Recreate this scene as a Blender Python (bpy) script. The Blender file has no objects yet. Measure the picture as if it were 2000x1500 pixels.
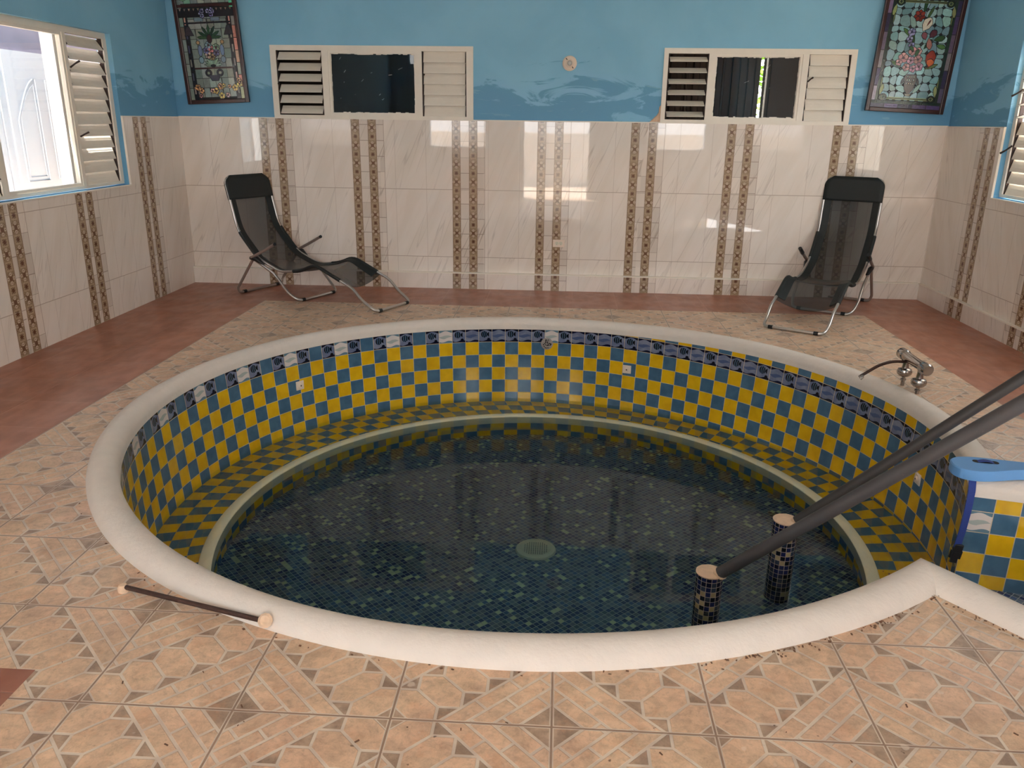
import bpy, bmesh, math, random
from mathutils import Vector, Matrix
from mathutils.geometry import tessellate_polygon
random.seed(7)
S = bpy.context.scene
COL = S.collection
PI = math.pi

# ------------------------------------------------------------------ camera
f_px, pitch, yaw, roll = 1569.78, 0.316338, 0.056903, 0.012728
cp, sp, cy, sy = math.cos(pitch), math.sin(pitch), math.cos(yaw), math.sin(yaw)
fwd = Vector((-sy*cp, cy*cp, -sp)); rt = Vector((cy, sy, 0)); up = rt.cross(fwd)
r2 = math.cos(roll)*rt + math.sin(roll)*up
u2 = -math.sin(roll)*rt + math.cos(roll)*up
camd = bpy.data.cameras.new('camera'); cam = bpy.data.objects.new('camera', camd); COL.objects.link(cam)
m = Matrix((r2, u2, -fwd)).transposed().to_4x4(); m.translation = Vector((0, 0, 1.6))
cam.matrix_world = m
camd.sensor_width = 36; camd.lens = f_px/2000*36; camd.clip_start = 0.02
S.camera = cam

# ------------------------------------------------------------------ world, sun, exposure
S.view_settings.view_transform = 'Standard'; S.view_settings.look = 'None'
S.view_settings.gamma = 1.0; S.view_settings.use_curve_mapping = False
S.view_settings.exposure = 1.35
w = bpy.data.worlds.new('sky'); S.world = w; w.use_nodes = True
nt = w.node_tree; nt.nodes.clear()
bg = nt.nodes.new('ShaderNodeBackground'); ow = nt.nodes.new('ShaderNodeOutputWorld')
tc = nt.nodes.new('ShaderNodeTexCoord'); sx = nt.nodes.new('ShaderNodeSeparateXYZ')
rp = nt.nodes.new('ShaderNodeValToRGB')
rp.color_ramp.elements[0].position = 0.0; rp.color_ramp.elements[0].color = (0.96, 0.94, 0.94, 1)
rp.color_ramp.elements[1].position = 0.5; rp.color_ramp.elements[1].color = (0.88, 0.94, 1.0, 1)
nt.links.new(tc.outputs['Generated'], sx.inputs[0]); nt.links.new(sx.outputs['Z'], rp.inputs[0])
nt.links.new(rp.outputs[0], bg.inputs[0]); bg.inputs[1].default_value = 4.0
nt.links.new(bg.outputs[0], ow.inputs[0])
sun = bpy.data.lights.new('sun', 'SUN'); sun.energy = 24; sun.angle = 0.01; sun.color = (1, 0.95, 0.88)
so = bpy.data.objects.new('sun', sun); COL.objects.link(so)
so.rotation_euler = Vector((-0.12, -0.22, 0.95)).to_track_quat('Z', 'Y').to_euler()   # high sun
S.cycles.use_denoising = True
S.cycles.max_bounces = 12; S.cycles.diffuse_bounces = 6; S.cycles.glossy_bounces = 5; S.cycles.transparent_max_bounces = 12
S.cycles.sample_clamp_indirect = 6
S.cycles.caustics_reflective = False; S.cycles.caustics_refractive = False

def portal(loc, normal, sx_, sy_):
    l = bpy.data.lights.new('window_portal', 'AREA'); l.shape = 'RECTANGLE'; l.size = sx_; l.size_y = sy_
    l.cycles.is_portal = True
    o = bpy.data.objects.new('window_portal', l); COL.objects.link(o); o.location = loc
    o.rotation_euler = Vector(normal).to_track_quat('-Z', 'Z').to_euler()

# ------------------------------------------------------------------ node helper
class E:
    def __init__(s, nb, v): s.nb, s.v = nb, v
    def op(s, o, a=None, b=None): return s.nb.math(o, s, a, b)
    def __add__(s, o): return s.op('ADD', o)
    __radd__ = __add__
    def __sub__(s, o): return s.op('SUBTRACT', o)
    def __rsub__(s, o): return s.nb.math('SUBTRACT', s.nb.c(o), s)
    def __mul__(s, o): return s.op('MULTIPLY', o)
    __rmul__ = __mul__
    def __truediv__(s, o): return s.op('DIVIDE', o)
    def floor(s): return s.op('FLOOR')
    def fr(s): return s - s.floor()
    def abs(s): return s.op('ABSOLUTE')
    def lt(s, o): return s.op('LESS_THAN', o)
    def gt(s, o): return s.op('GREATER_THAN', o)
    def mn(s, o): return s.op('MINIMUM', o)
    def mx(s, o): return s.op('MAXIMUM', o)
    def mod(s, o): return s.op('FLOORED_MODULO', o)
    def sin(s): return s.op('SINE')
    def cos(s): return s.op('COSINE')
    def sqrt(s): return s.op('SQRT')
    def inv(s): return 1.0 - s
    def step(s, a, b):      # smooth 0..1 between a and b
        n = s.nb.n('ShaderNodeMapRange'); n.clamp = True; n.interpolation_type = 'SMOOTHSTEP'
        s.nb.put(n.inputs[0], s); n.inputs[1].default_value = a; n.inputs[2].default_value = b
        return E(s.nb, n.outputs[0])
class NB:
    def __init__(s, name):
        s.m = bpy.data.materials.new(name); s.m.use_nodes = True
        s.t = s.m.node_tree; s.bsdf = s.t.nodes['Principled BSDF']; s.out = s.t.nodes['Material Output']
    def n(s, t): return s.t.nodes.new(t)
    def c(s, v):
        if isinstance(v, E): return v
        n = s.n('ShaderNodeValue'); n.outputs[0].default_value = v; return E(s, n.outputs[0])
    def put(s, sock, v):
        if isinstance(v, E): s.t.links.new(v.v, sock)
        elif isinstance(v, (tuple, list)): sock.default_value = (*v[:3], 1) if len(sock.default_value) == 4 else v
        else: sock.default_value = v
    def math(s, o, a, b=None, c=None):
        n = s.n('ShaderNodeMath'); n.operation = o; s.put(n.inputs[0], a)
        if b is not None: s.put(n.inputs[1], b)
        if c is not None: s.put(n.inputs[2], c)
        return E(s, n.outputs[0])
    def pos(s):
        g = s.n('ShaderNodeNewGeometry'); x = s.n('ShaderNodeSeparateXYZ'); s.t.links.new(g.outputs['Position'], x.inputs[0])
        return [E(s, x.outputs[i]) for i in range(3)]
    def obj(s):
        g = s.n('ShaderNodeTexCoord'); x = s.n('ShaderNodeSeparateXYZ'); s.t.links.new(g.outputs['Object'], x.inputs[0])
        return [E(s, x.outputs[i]) for i in range(3)]
    def uv(s):
        g = s.n('ShaderNodeUVMap'); g.uv_map = 'UVMap'; x = s.n('ShaderNodeSeparateXYZ'); s.t.links.new(g.outputs[0], x.inputs[0])
        return [E(s, x.outputs[i]) for i in range(2)]
    def vec(s, x, y, z=0.0):
        n = s.n('ShaderNodeCombineXYZ'); s.put(n.inputs[0], x); s.put(n.inputs[1], y); s.put(n.inputs[2], z); return E(s, n.outputs[0])
    def noise(s, scale, detail=3, vec=None, rough=0.5, dist=0.0):
        n = s.n('ShaderNodeTexNoise'); n.inputs['Scale'].default_value = scale; n.inputs['Detail'].default_value = detail
        n.inputs['Roughness'].default_value = rough; n.inputs['Distortion'].default_value = dist
        if vec is None:
            g = s.n('ShaderNodeNewGeometry'); s.t.links.new(g.outputs['Position'], n.inputs['Vector'])
        else: s.put(n.inputs['Vector'], vec)
        return E(s, n.outputs['Fac'])
    def rand(s, vec):
        n = s.n('ShaderNodeTexWhiteNoise'); n.noise_dimensions = '3D'; s.put(n.inputs['Vector'], vec); return E(s, n.outputs['Value'])
    def mix(s, f, a, b):
        n = s.n('ShaderNodeMix'); n.data_type = 'RGBA'; s.put(n.inputs[0], f); s.put(n.inputs[6], a); s.put(n.inputs[7], b)
        return E(s, n.outputs[2])
    def mulc(s, col, v):    # scale colour by value
        n = s.n('ShaderNodeVectorMath'); n.operation = 'SCALE'; s.put(n.inputs[0], col); s.put(n.inputs['Scale'], v); return E(s, n.outputs[0])
    def bump(s, h, strength=0.3, dist=0.01):
        n = s.n('ShaderNodeBump'); n.inputs['Strength'].default_value = strength; n.inputs['Distance'].default_value = dist
        s.put(n.inputs['Height'], h); s.t.links.new(n.outputs[0], s.bsdf.inputs['Normal'])
    def fin(s, col, rough=0.5, metal=0.0, spec=None):
        s.put(s.bsdf.inputs['Base Color'], col); s.put(s.bsdf.inputs['Roughness'], rough); s.put(s.bsdf.inputs['Metallic'], metal)
        if spec is not None: s.put(s.bsdf.inputs['Specular IOR Level'], spec)
        return s.m
def sr(r, g, b):
    return tuple(((c/255)/12.92 if c/255 <= 0.04045 else ((c/255+0.055)/1.055)**2.4) for c in (r, g, b))

# ------------------------------------------------------------------ materials
def simple(name, col, rough=0.5, metal=0.0, var=0.12, scale=20, bumpv=0.0, bd=0.004):
    b = NB(name); nz = b.noise(scale, 4)
    c = b.mulc(col, nz*var*2 + (1-var))
    if bumpv: b.bump(b.noise(scale*3, 4), bumpv, bd)
    return b.fin(c, rough, metal)

def mat_floor():
    b = NB('patio_floor_tiles'); x, y, z = b.pos()
    T = 0.4523
    u = (x-0.018)/T; v = (y-1.831)/0.4535
    i = u.floor(); j = v.floor(); fu = u-i; fv = v-j
    par = (i+j).mod(2.0).lt(0.5)
    a = par*(1.0-fu) + (1.0-par)*fu; c = fv
    d = (a-c).abs(); t = (a+c)*0.5
    D = 0.15; h = 0.15
    k = ((t-0.5)/D).floor(); tcn = (k+0.5)*D + 0.5
    da = a-tcn; dc = c-tcn
    inh = da.abs().mx(dc.abs()).lt(h) * (t-0.5).abs().lt(3*D)
    band = d.lt(2*h)
    corner = d.gt(0.80)
    dark = (band*(1.0-inh)).mx(corner)
    # grout lines moulded in the tile
    e1 = (d-0.30).abs().mn((d-0.467).abs()).mn((d-0.633).abs()).mn((d-0.80).abs())*0.707
    eh = (da.abs()-h).abs().mn((dc.abs()-h).abs())
    em = (t-0.5)/D; em = (em-em.floor()-0.5).abs(); em = (0.5-em)*D*1.414
    ehx = eh.mn(em + (1.0-inh)*9.0)
    ehx = ehx + (1.0-band)*9.0
    # bricks
    si = ((d-0.30)/0.1667).floor()
    sgn = (a-c).gt(0.0)
    bt = t/0.21 + si*0.45 + sgn*0.3
    eb = (0.5-(bt.fr()-0.5).abs())*0.21*1.414
    strip = d.gt(0.30)*d.lt(0.80)
    eb = eb + (1.0-strip)*9.0
    e = e1.mn(ehx).mn(eb)
    line = e.step(0.013, 0.0075)
    seam = (0.5-(fu-0.5).abs()).mn(0.5-(fv-0.5).abs())
    seamm = seam.step(0.0085, 0.0045); seaml = seam.step(0.017, 0.011)
    pid = b.rand(b.vec(i*7.0+k*0.37+si*1.3+bt.floor()*strip, j*3.0+sgn, dark))
    n1 = b.noise(9, 5); n2 = b.noise(60, 5, rough=0.7); n3 = b.noise(2.2, 3)
    base = b.mix(n1.step(0.35, 0.65), sr(220, 184, 152), sr(204, 170, 140))
    base = b.mix(pid*0.55, base, sr(208, 176, 144))
    base = b.mix(n3.step(0.4, 0.65)*0.5, base, sr(206, 164, 138))
    dk = b.mix(n1.step(0.4, 0.6), sr(176, 148, 124), sr(152, 126, 106))
    col = b.mix(dark, base, dk)
    col = b.mulc(col, n2.step(0.25, 0.5)*0.26+0.76); col = b.mulc(col, b.noise(6, 6, None, 0.75, 0.8).step(0.28, 0.62)*0.26+0.82); mo_ = b.noise(24, 6, None, 0.8, 0.5); col = b.mulc(col, mo_.step(0.36, 0.60)*0.22+0.84); col = b.mix(b.noise(11, 5, None, 0.7).step(0.52, 0.66)*0.30, col, sr(206, 150, 112))
    gl = b.mix(n1.step(0.4, 0.6), sr(214, 196, 176), sr(198, 178, 160))
    col = b.mix(line.mx(seaml), col, gl)
    col = b.mix(seamm, col, sr(150, 122, 102))
    spots = b.noise(38, 2, rough=0.4); col = b.mix(spots.step(0.74, 0.80)*0.8, col, sr(90, 62, 48))
    wsp = b.noise(21, 2, rough=0.3); col = b.mix(wsp.step(0.73, 0.78)*0.5, col, sr(225, 205, 185))
    # plain red tiles around
    ru = (x+2.70)/0.405; rv = (y-7.12)/0.405
    rl = (0.5-(ru.fr()-0.5).abs()).mn(0.5-(rv.fr()-0.5).abs())
    rn = b.noise(14, 5, b.vec(x, y*0.45)); rr = b.rand(b.vec(ru.floor(), rv.floor()))
    red = b.mix(rn.step(0.35, 0.65), sr(176, 118, 94), sr(160, 104, 82))
    red = b.mulc(red, rr*0.12+0.90)
    red = b.mix(rl.step(0.011, 0.005)*0.6, red, sr(185, 135, 112))
    isd = x.gt(-2.70)*x.lt(2.706)*y.lt(7.125)*(1.0-x.lt(-1.548)*y.lt(1.957))
    red = b.mix((x.lt(-1.548)*y.lt(1.957))*0.35, red, sr(120, 70, 56))
    col = b.mix(isd, red, col)
    # grime collecting along the coping foot
    hgt = (1.0-line)*(1.0-seamm)*isd + (1.0-isd)*rl.step(0.003, 0.012)
    b.bump(hgt + n2*0.25, 0.35, 0.003)
    return b.fin(col, b.noise(5, 3).step(0.3, 0.7)*0.12+0.34, spec=0.45)

def tile_wall(name, axis, starts, ow_=0.078, off=0.162, flip=1):
    """beige marbled wall tile with pairs of ornament strips; axis = running coordinate"""
    b = NB(name); X = b.pos(); u = X[axis]; z = X[2]
    orn = None; side = None; loc = None; gl = None
    for s0 in starts:
        for o in (0.0, off):
            lu = (u-(s0+o))/ow_
            inside = lu.gt(0.0)*lu.lt(1.0)
            orn = inside if orn is None else orn + inside
            loc = inside*(lu*2.0-1.0) if loc is None else loc + inside*(lu*2.0-1.0)
            el = (u-(s0+o)).abs().mn((u-(s0+o+ow_)).abs())
            gl = el if gl is None else gl.mn(el)
        for (o0, o1) in ((ow_, off), (off+ow_, off+ow_+0.072)):
            ins = (u-(s0+o0)).gt(0.0)*(u-(s0+o1)).lt(0.0)
            side = ins if side is None else side + ins
        el = (u-(s0+off+ow_+0.072)).abs(); gl = gl.mn(el)
    # base tile
    rowz = (z-0.31)/0.65; row = rowz.floor(); ez = (0.5-(rowz.fr()-0.5).abs())*0.65
    cu = u/0.3; eu = (0.5-((cu+0.35).fr()-0.5).abs())*0.3
    ci = (cu+0.35).floor()
    off_v = b.vec((u+z*(-0.42))*6.0, z*0.30, row*1.7)
    wv = b.noise(1.0, 3, off_v, 0.45, 0.25)
    vein = (wv-0.5).abs().step(0.010, 0.0)*b.noise(1.6, 2).step(0.42, 0.56)
    off2 = b.vec((u+z*(-0.36))*7.0+4.0, z*0.35, row*2.9); wv2 = b.noise(1.0, 3, off2, 0.45, 0.25)
    vein = vein.mx((wv2-0.46).abs().step(0.008, 0.0)*0.8*b.noise(1.9, 2).step(0.42, 0.56))
    cloud = b.noise(1.6, 3, b.vec((u-z*0.42)*5.0, z*1.0, row))
    col = b.mix(cloud.step(0.35, 0.65), sr(240, 230, 220), sr(234, 223, 211))
    col = b.mix(vein*0.31, col, sr(160, 144, 130))
    # small bricks beside ornaments
    bz = z/0.145+0.3; bi = bz.floor(); be = (0.5-(bz.fr()-0.5).abs())*0.145
    br = b.rand(b.vec(bi, side, (u*4.0).floor()))
    bc = b.mix(br, sr(236, 224, 212), sr(214, 202, 190))
    bc = b.mix(be.step(0.004, 0.002)*0.7*br.gt(0.35), bc, sr(140, 118, 102))
    bc = b.mix(vein*0.6, bc, sr(158, 138, 122))
    col = b.mix(side, col, bc)
    jl = (ez.step(0.004, 0.0015)).mx(eu.step(0.003, 0.001)*0.45*(1.0-side))
    col = b.mix(jl*(1.0-orn)*0.75, col, sr(158, 134, 116))
    # ornament
    P = 0.163; q = (z-0.219)/P + 0.5; qf = (q.fr()-0.5)*P/(ow_*0.5)      # in half widths
    p = loc
    r = (p*p+qf*qf).sqrt()
    n2 = b.noise(150, 2)
    back = b.mix(n2.step(0.4, 0.6), sr(172, 148, 120), sr(152, 128, 102))
    # medallion: dark rosette, four light rings on the axes
    sq = (p.abs()).mx(qf.abs())
    rose = (p*qf).abs().lt(0.045)*sq.lt(0.62)
    diag = (p.abs()-qf.abs()).abs().lt(0.13)*sq.lt(0.55)*sq.gt(0.15)
    dots = ((p*13.0).cos()*(qf*13.0).cos()).gt(0.35)*sq.lt(0.98)
    dk = rose.mx(diag).mx(dots*0.8)
    def ring(cx, cy_):
        rr = ((p.abs()*1.0-cx)*(p.abs()-cx)+(qf.abs()-cy_)*(qf.abs()-cy_)).sqrt()
        return (rr-0.19).abs().lt(0.085), rr.lt(0.10)
    ra, ca = ring(0.68, 0.0); rb, cb = ring(0.0, 0.68)
    oc = b.mix(dk, back, sr(118, 86, 64))
    oc = b.mix(ra.mx(rb), oc, sr(208, 188, 164)); oc = b.mix(ca.mx(cb), oc, sr(122, 90, 68))
    oc = b.mix(sq.gt(1.0), oc, back)
    # small star between medallions
    q2 = (q+0.5); qg = (q2.fr()-0.5)*P/(ow_*0.5)
    r2_ = (p*p+qg*qg).sqrt(); sq2 = p.abs().mx(qg.abs())
    star = r2_.lt(0.30).mx((p*qg).abs().lt(0.025)*sq2.lt(0.5)).mx((p.abs()-qg.abs()).abs().lt(0.08)*sq2.lt(0.42))
    box = (sq2-0.62).abs().lt(0.05)
    oc = b.mix(box*0.7, oc, sr(206, 180, 150)); oc = b.mix(star, oc, sr(104, 70, 50))
    oc = b.mix((p.abs()-0.93).abs().lt(0.035)*0.4, oc, sr(110, 74, 52))
    col = b.mix(orn, col, oc)
    col = b.mix(gl.step(0.004, 0.0025)*0.5, col, sr(150, 122, 102))
    wav = b.noise(1.3, 2)
    b.bump(wav*1.0 + orn*b.noise(120, 2)*0.02 - gl.step(0.006, 0.002)*0.12, 0.035, 0.03)
    rg = orn*0.12 + 0.022 + jl*0.3
    m = b.fin(col, rg, spec=0.6)
    return m

def mat_paint():
    b = NB('blue_wall_paint'); x, y, z = b.pos()
    n1 = b.noise(1.1, 4, None, 0.55, 0.4); n2 = b.noise(3.2, 5, b.vec(x*0.5, y*0.5, z*1.5), 0.6, 1.2)
    base = b.mix(n1.step(0.35, 0.65), sr(142, 198, 226), sr(133, 190, 219))
    patch = (n2*0.75 + (2.25-z)*0.55).step(0.57, 0.61)
    n3 = b.noise(5, 5, b.vec(x*0.35, y*0.35, z*2.2), 0.6, 0.9)
    col = b.mix(patch*0.9, base, sr(102, 160, 196))
    col = b.mix(patch*n3.step(0.62, 0.66)*0.7, col, sr(134, 184, 206))
    b.bump(b.noise(9, 5), 0.10, 0.01)
    return b.fin(col, 0.55, spec=0.3)

def mat_pool(kind):
    """yellow/blue checker; uv in tile units; v = rows down from the waterline band"""
    b = NB('pool_tile_'+kind); u, v = b.uv()
    i = u.floor(); j = v.floor(); fu = u-i; fv = v-j
    yel = (i+j).mod(2.0).lt(0.5) if kind == 'channel' else (i+j).mod(2.0).gt(0.5)
    n = b.noise(14, 3); rnd = b.rand(b.vec(i, j))
    yc = b.mix(n.step(0.3, 0.7), sr(228, 182, 26), sr(216, 168, 20))
    bc = b.mix(n.step(0.3, 0.7), sr(78, 112, 138), sr(66, 100, 126))
    col = b.mix(yel, bc, yc)
    col = b.mulc(col, rnd*0.10+0.95)
    e = (0.5-(fu-0.5).abs()).mn(0.5-(fv-0.5).abs())
    g = e.step(0.022, 0.012)
    if kind == 'wall' or kind == 'channel':
        band = j.abs().lt(0.5)
        # wave pattern
        w1 = (fu*6.2832).sin()
        top = (fv - (0.13 + 0.07*(fu*6.2832).cos())).lt(0.0)
        bot = (fv - (0.87 + 0.06*w1)).gt(0.0)
        lens = (fv-0.52-0.04*w1).abs().lt(0.13*(1.0-(fu*2.0-0.9).abs()).mx(0.0)+0.02*w1.abs())
        cd = b.mix(n.step(0.35, 0.6), sr(126, 132, 152), sr(104, 112, 138))
        wav = b.mix(lens, cd, sr(76, 92, 128)); wav = b.mix(top.mx(bot), wav, sr(16, 20, 48))
        wh = b.mix(lens, sr(214, 204, 198), sr(168, 176, 172)); wh = b.mix(top.mx(bot), wh, sr(100, 130, 145))
        # fish: dark body with light stripes, small second one below
        fx = fu-0.42; fy = fv-0.40
        rr = (fx*fx*1.3+fy*fy*1.1).sqrt()
        body = rr.lt(0.27); strp = ((fx*44.0-fy*fy*46.0).sin()).gt(0.45)*body*(fx.abs().lt(0.19))
        tail = (fx+0.0).gt(0.2)*(fx).lt(0.36)*fy.abs().lt((fx-0.14)*0.9)
        f2 = ((fu-0.75)*(fu-0.75)+(fv-0.80)*(fv-0.80)).sqrt().lt(0.12)
        fs = b.mix(body.mx(tail).mx(f2), cd, sr(14, 20, 34)); fs = b.mix(strp*0.8, fs, sr(96, 122, 150))
        fs = b.mix(top.mx(bot), fs, sr(14, 16, 42))
        if kind == 'wall':
            odd = i.mod(2.0).gt(0.5); right = i.gt(7.5)
            fish = odd*(1.0-right) + (1.0-odd)*right
            left = i.lt(-4.5); m4 = i.mod(4.0)
            iswh = (left*m4.gt(1.5)*m4.lt(2.5)).mx(i.gt(1.5)*i.lt(2.5))
            isbl = left*m4.lt(0.5)
            bb = b.mix(iswh, wav, wh); bb = b.mix(isbl, bb, bc); bb = b.mix(fish, bb, fs)
        else:
            bb = b.mix(i.lt(0.5), b.mix(1.0, bc, bc), wh); band = band*i.lt(0.5)
        col = b.mix(band, col, bb)
        gc = b.mix(n.step(0.4, 0.6), sr(206, 188, 160), sr(188, 168, 140))
        col = b.mix(g, col, gc)
    elif kind == 'bench':
        col = b.mix(g*0.35, col, sr(150, 140, 90))
    else:
        col = b.mix(g*0.4, col, sr(130, 130, 90))
    b.bump((1.0-g)+b.noise(18, 2)*0.10, 0.35, 0.003)
    return b.fin(col, g*0.35+0.13, spec=0.45)

def mosaic(name, scale, tint, use_uv=False, rot=0.75):
    b = NB(name)
    if use_uv: u, v = b.uv()
    else:
        x, y, z = b.pos(); c, s = math.cos(rot), math.sin(rot)
        u = (x*c+y*s)/scale; v = (y*c-x*s)/scale
    i = u.floor(); j = v.floor()
    r = b.rand(b.vec(i, j)); r2_ = b.rand(b.vec(i+31.0, j, 4.0))
    if name == 'post_mosaic':
        col = b.mix(r.gt(0.35), sr(22, 28, 40), sr(30, 38, 84)); col = b.mix(r.gt(0.62), col, sr(56, 66, 84))
        col = b.mix(r.gt(0.80), col, sr(22, 24, 52)); col = b.mix(r.gt(0.93), col, sr(176, 160, 124))
        gcol = sr(188, 170, 156)
    else:
        col = b.mix(r.gt(0.28), sr(36, 46, 86), sr(78, 86, 106)); col = b.mix(r.gt(0.50), col, sr(84, 96, 116))
        col = b.mix(r.gt(0.66), col, sr(60, 74, 92)); col = b.mix(r.gt(0.78), col, sr(58, 76, 110)); col = b.mix(r.gt(0.935), col, sr(156, 168, 146))
        gcol = sr(126, 134, 138)
    col = b.mulc(col, r2_*0.25+0.85)
    e = (0.5-(u.fr()-0.5).abs()).mn(0.5-(v.fr()-0.5).abs())
    g = e.step(0.07, 0.04) if name == 'basin_mosaic' else e.step(0.06, 0.035); col = b.mix(g, col, gcol)
    col = b.mulc(col, tint)
    b.bump(1.0-g, 0.3, 0.002)
    return b.fin(col, g*0.4+0.12)

def fresnel(b, ior):
    g = b.n('ShaderNodeNewGeometry'); fr = b.n('ShaderNodeFresnel')
    bf = E(b, g.outputs['Backfacing']); b.put(fr.inputs[0], bf*(1.0/ior) + (1.0-bf)*ior); return fr
def mat_water():
    b = NB('pool_water'); t = b.t
    t.nodes.remove(b.bsdf)
    tr = b.n('ShaderNodeBsdfTransparent'); tr.inputs[0].default_value = (0.93, 0.95, 0.90, 1)
    gl = b.n('ShaderNodeBsdfGlossy'); gl.inputs['Roughness'].default_value = 0.015
    fr = fresnel(b, 1.34)
    bp = b.n('ShaderNodeBump'); bp.inputs['Strength'].default_value = 0.035; bp.inputs['Distance'].default_value = 0.02
    b.put(bp.inputs['Height'], b.noise(5, 2)); t.links.new(bp.outputs[0], gl.inputs['Normal']); t.links.new(bp.outputs[0], fr.inputs['Normal'])
    mx = b.n('ShaderNodeMixShader'); t.links.new(fr.outputs[0], mx.inputs[0]); t.links.new(tr.outputs[0], mx.inputs[1]); t.links.new(gl.outputs[0], mx.inputs[2])
    t.links.new(mx.outputs[0], b.out.inputs[0])
    va = b.n('ShaderNodeVolumeAbsorption'); va.inputs[0].default_value = (0.70, 0.76, 0.77, 1); va.inputs['Density'].default_value = 7.5
    t.links.new(va.outputs[0], b.out.inputs['Volume'])
    return b.m

def mat_glass():
    b = NB('window_glass'); t = b.t; t.nodes.remove(b.bsdf)
    tr = b.n('ShaderNodeBsdfTransparent'); tr.inputs[0].default_value = (0.93, 0.95, 0.94, 1)
    gl = b.n('ShaderNodeBsdfGlossy'); gl.inputs['Roughness'].default_value = 0.01
    fr = fresnel(b, 1.33)
    mx = b.n('ShaderNodeMixShader'); t.links.new(fr.outputs[0], mx.inputs[0]); t.links.new(tr.outputs[0], mx.inputs[1]); t.links.new(gl.outputs[0], mx.inputs[2])
    t.links.new(mx.outputs[0], b.out.inputs[0]); return b.m

def mat_mesh():
    """black sling netting: fine holes show what is behind"""
    b = NB('sling_netting'); t = b.t
    b.fin(b.mulc(sr(34, 38, 37), b.noise(60, 2)*0.5+0.75), 0.45)
    tr = b.n('ShaderNodeBsdfTransparent')
    mx = b.n('ShaderNodeMixShader'); mx.inputs[0].default_value = 0.76
    t.links.new(tr.outputs[0], mx.inputs[1]); t.links.new(b.bsdf.outputs[0], mx.inputs[2]); t.links.new(mx.outputs[0], b.out.inputs[0])
    return b.m

def mat_attr(name, rough, var=0.15, bumpv=0.0):
    b = NB(name); a = b.n('ShaderNodeVertexColor'); a.layer_name = 'Col'
    col = b.mulc(E(b, a.outputs[0]), b.noise(45, 4, None, 0.6, 0.6)*var*2+(1-var))
    if bumpv: b.bump(b.noise(70, 3), bumpv, 0.003)
    return b.fin(col, rough)

M = {}
M['floor'] = mat_floor()
M['paint'] = mat_paint()
M['tile_back'] = tile_wall('beige_wall_tiles_far', 0, (-2.91, -2.02, -1.052, -0.238, 0.637, 1.524, 2.487))
M['tile_left'] = tile_wall('beige_wall_tiles_left', 1, (3.35, 4.24, 5.125, 6.045, 7.05), 0.088, 0.138)
M['tile_right'] = tile_wall('beige_wall_tiles_right', 1, (4.15, 5.05, 5.98, 6.995), 0.088, 0.155)
M['coping'] = simple('coping_cement', sr(222, 211, 200), 0.75, var=0.07, scale=14, bumpv=0.5, bd=0.006)
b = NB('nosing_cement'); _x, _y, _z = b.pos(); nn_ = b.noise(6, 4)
M['nosing'] = b.fin(b.mulc(b.mix(_z.lt(-0.652), sr(246, 236, 214), sr(158, 158, 142)), nn_*0.3+0.85), 0.7)  # shading of the front face painted in: greyer below the lip top
M['pw'] = mat_pool('wall'); M['pc'] = mat_pool('channel'); M['pb'] = mat_pool('bench'); M['pl'] = mat_pool('lower')
M['mosaic'] = mosaic('basin_mosaic', 0.0285, 1.75); M['post'] = mosaic('post_mosaic', 1, 1.0, True)
M['water'] = mat_water(); M['glass'] = mat_glass(); M['mesh'] = mat_mesh()
M['white'] = simple('white_window_paint', sr(238, 230, 216), 0.5, var=0.06, scale=12, bumpv=0.15)
M['white2'] = simple('exterior_white', sr(240, 236, 238), 0.6, var=0.03)
M['slat'] = simple('slat_enamel', sr(234, 226, 212), 0.42, var=0.06, scale=9, bumpv=0.08)
M['clip'] = simple('louvre_clip_dark', sr(58, 44, 38), 0.5, 0.4)
M['ceil'] = simple('ceiling_plaster', sr(236, 236, 232), 0.8, var=0.05, scale=2)
M['room'] = simple('store_room_wall', sr(70, 56, 46), 0.8, var=0.2, scale=3)
M['alu'] = simple('frame_tube_metal', sr(196, 190, 184), 0.28, 0.9, var=0.06)
M['arm'] = simple('armrest_tube_metal', sr(150, 132, 122), 0.4, 0.3, var=0.06)
M['blk'] = simple('black_plastic', sr(24, 24, 25), 0.4)
M['cover'] = simple('black_hem_fabric', sr(22, 27, 26), 0.6, var=0.25, scale=90, bumpv=0.3)
M['chrome'] = simple('chrome', sr(170, 164, 160), 0.16, 1.0, var=0.10, scale=14)
def rail_mat(name, col):
    b = NB(name); n = b.noise(9, 4); x, y, z = b.pos()
    c = b.mulc(col, n*0.3+0.85)
    sc = b.noise(26, 6, b.vec(x*0.6, y*0.6, z*0.6), 0.75, 0.6).step(0.66, 0.72)*b.noise(3, 2).step(0.48, 0.6)
    c = b.mix(sc*0.7, c, sr(150, 136, 126)); b.bump(n, 0.12, 0.004)
    return b.fin(c, 0.48)
M['rail'] = rail_mat('grey_pipe_paint', sr(76, 71, 71)); M['rail2'] = rail_mat('dark_pipe_paint', sr(62, 57, 55))
M['foam'] = simple('light_blue_foam', sr(104, 158, 214), 0.75, var=0.04, scale=120, bumpv=0.15)
M['strap'] = simple('blue_webbing', sr(24, 54, 132), 0.7, var=0.15, scale=160, bumpv=0.3)
M['mort'] = simple('mortar', sr(222, 190, 160), 0.85, var=0.2, scale=45, bumpv=0.6)
M['rod'] = simple('rusty_rod', sr(72, 50, 42), 0.6, 0.3, var=0.45, scale=60, bumpv=0.5)
M['plast'] = simple('cream_plastic', sr(232, 214, 196), 0.35, var=0.04)
M['crumb'] = simple('dry_leaf', sr(112, 80, 60), 0.8, var=0.4, scale=200)
M['hole'] = simple('dark_hole', sr(20, 16, 14), 0.9)
M['frame'] = simple('mahogany_frame', sr(62, 30, 24), 0.28, var=0.3, scale=30, bumpv=0.1)
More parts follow.
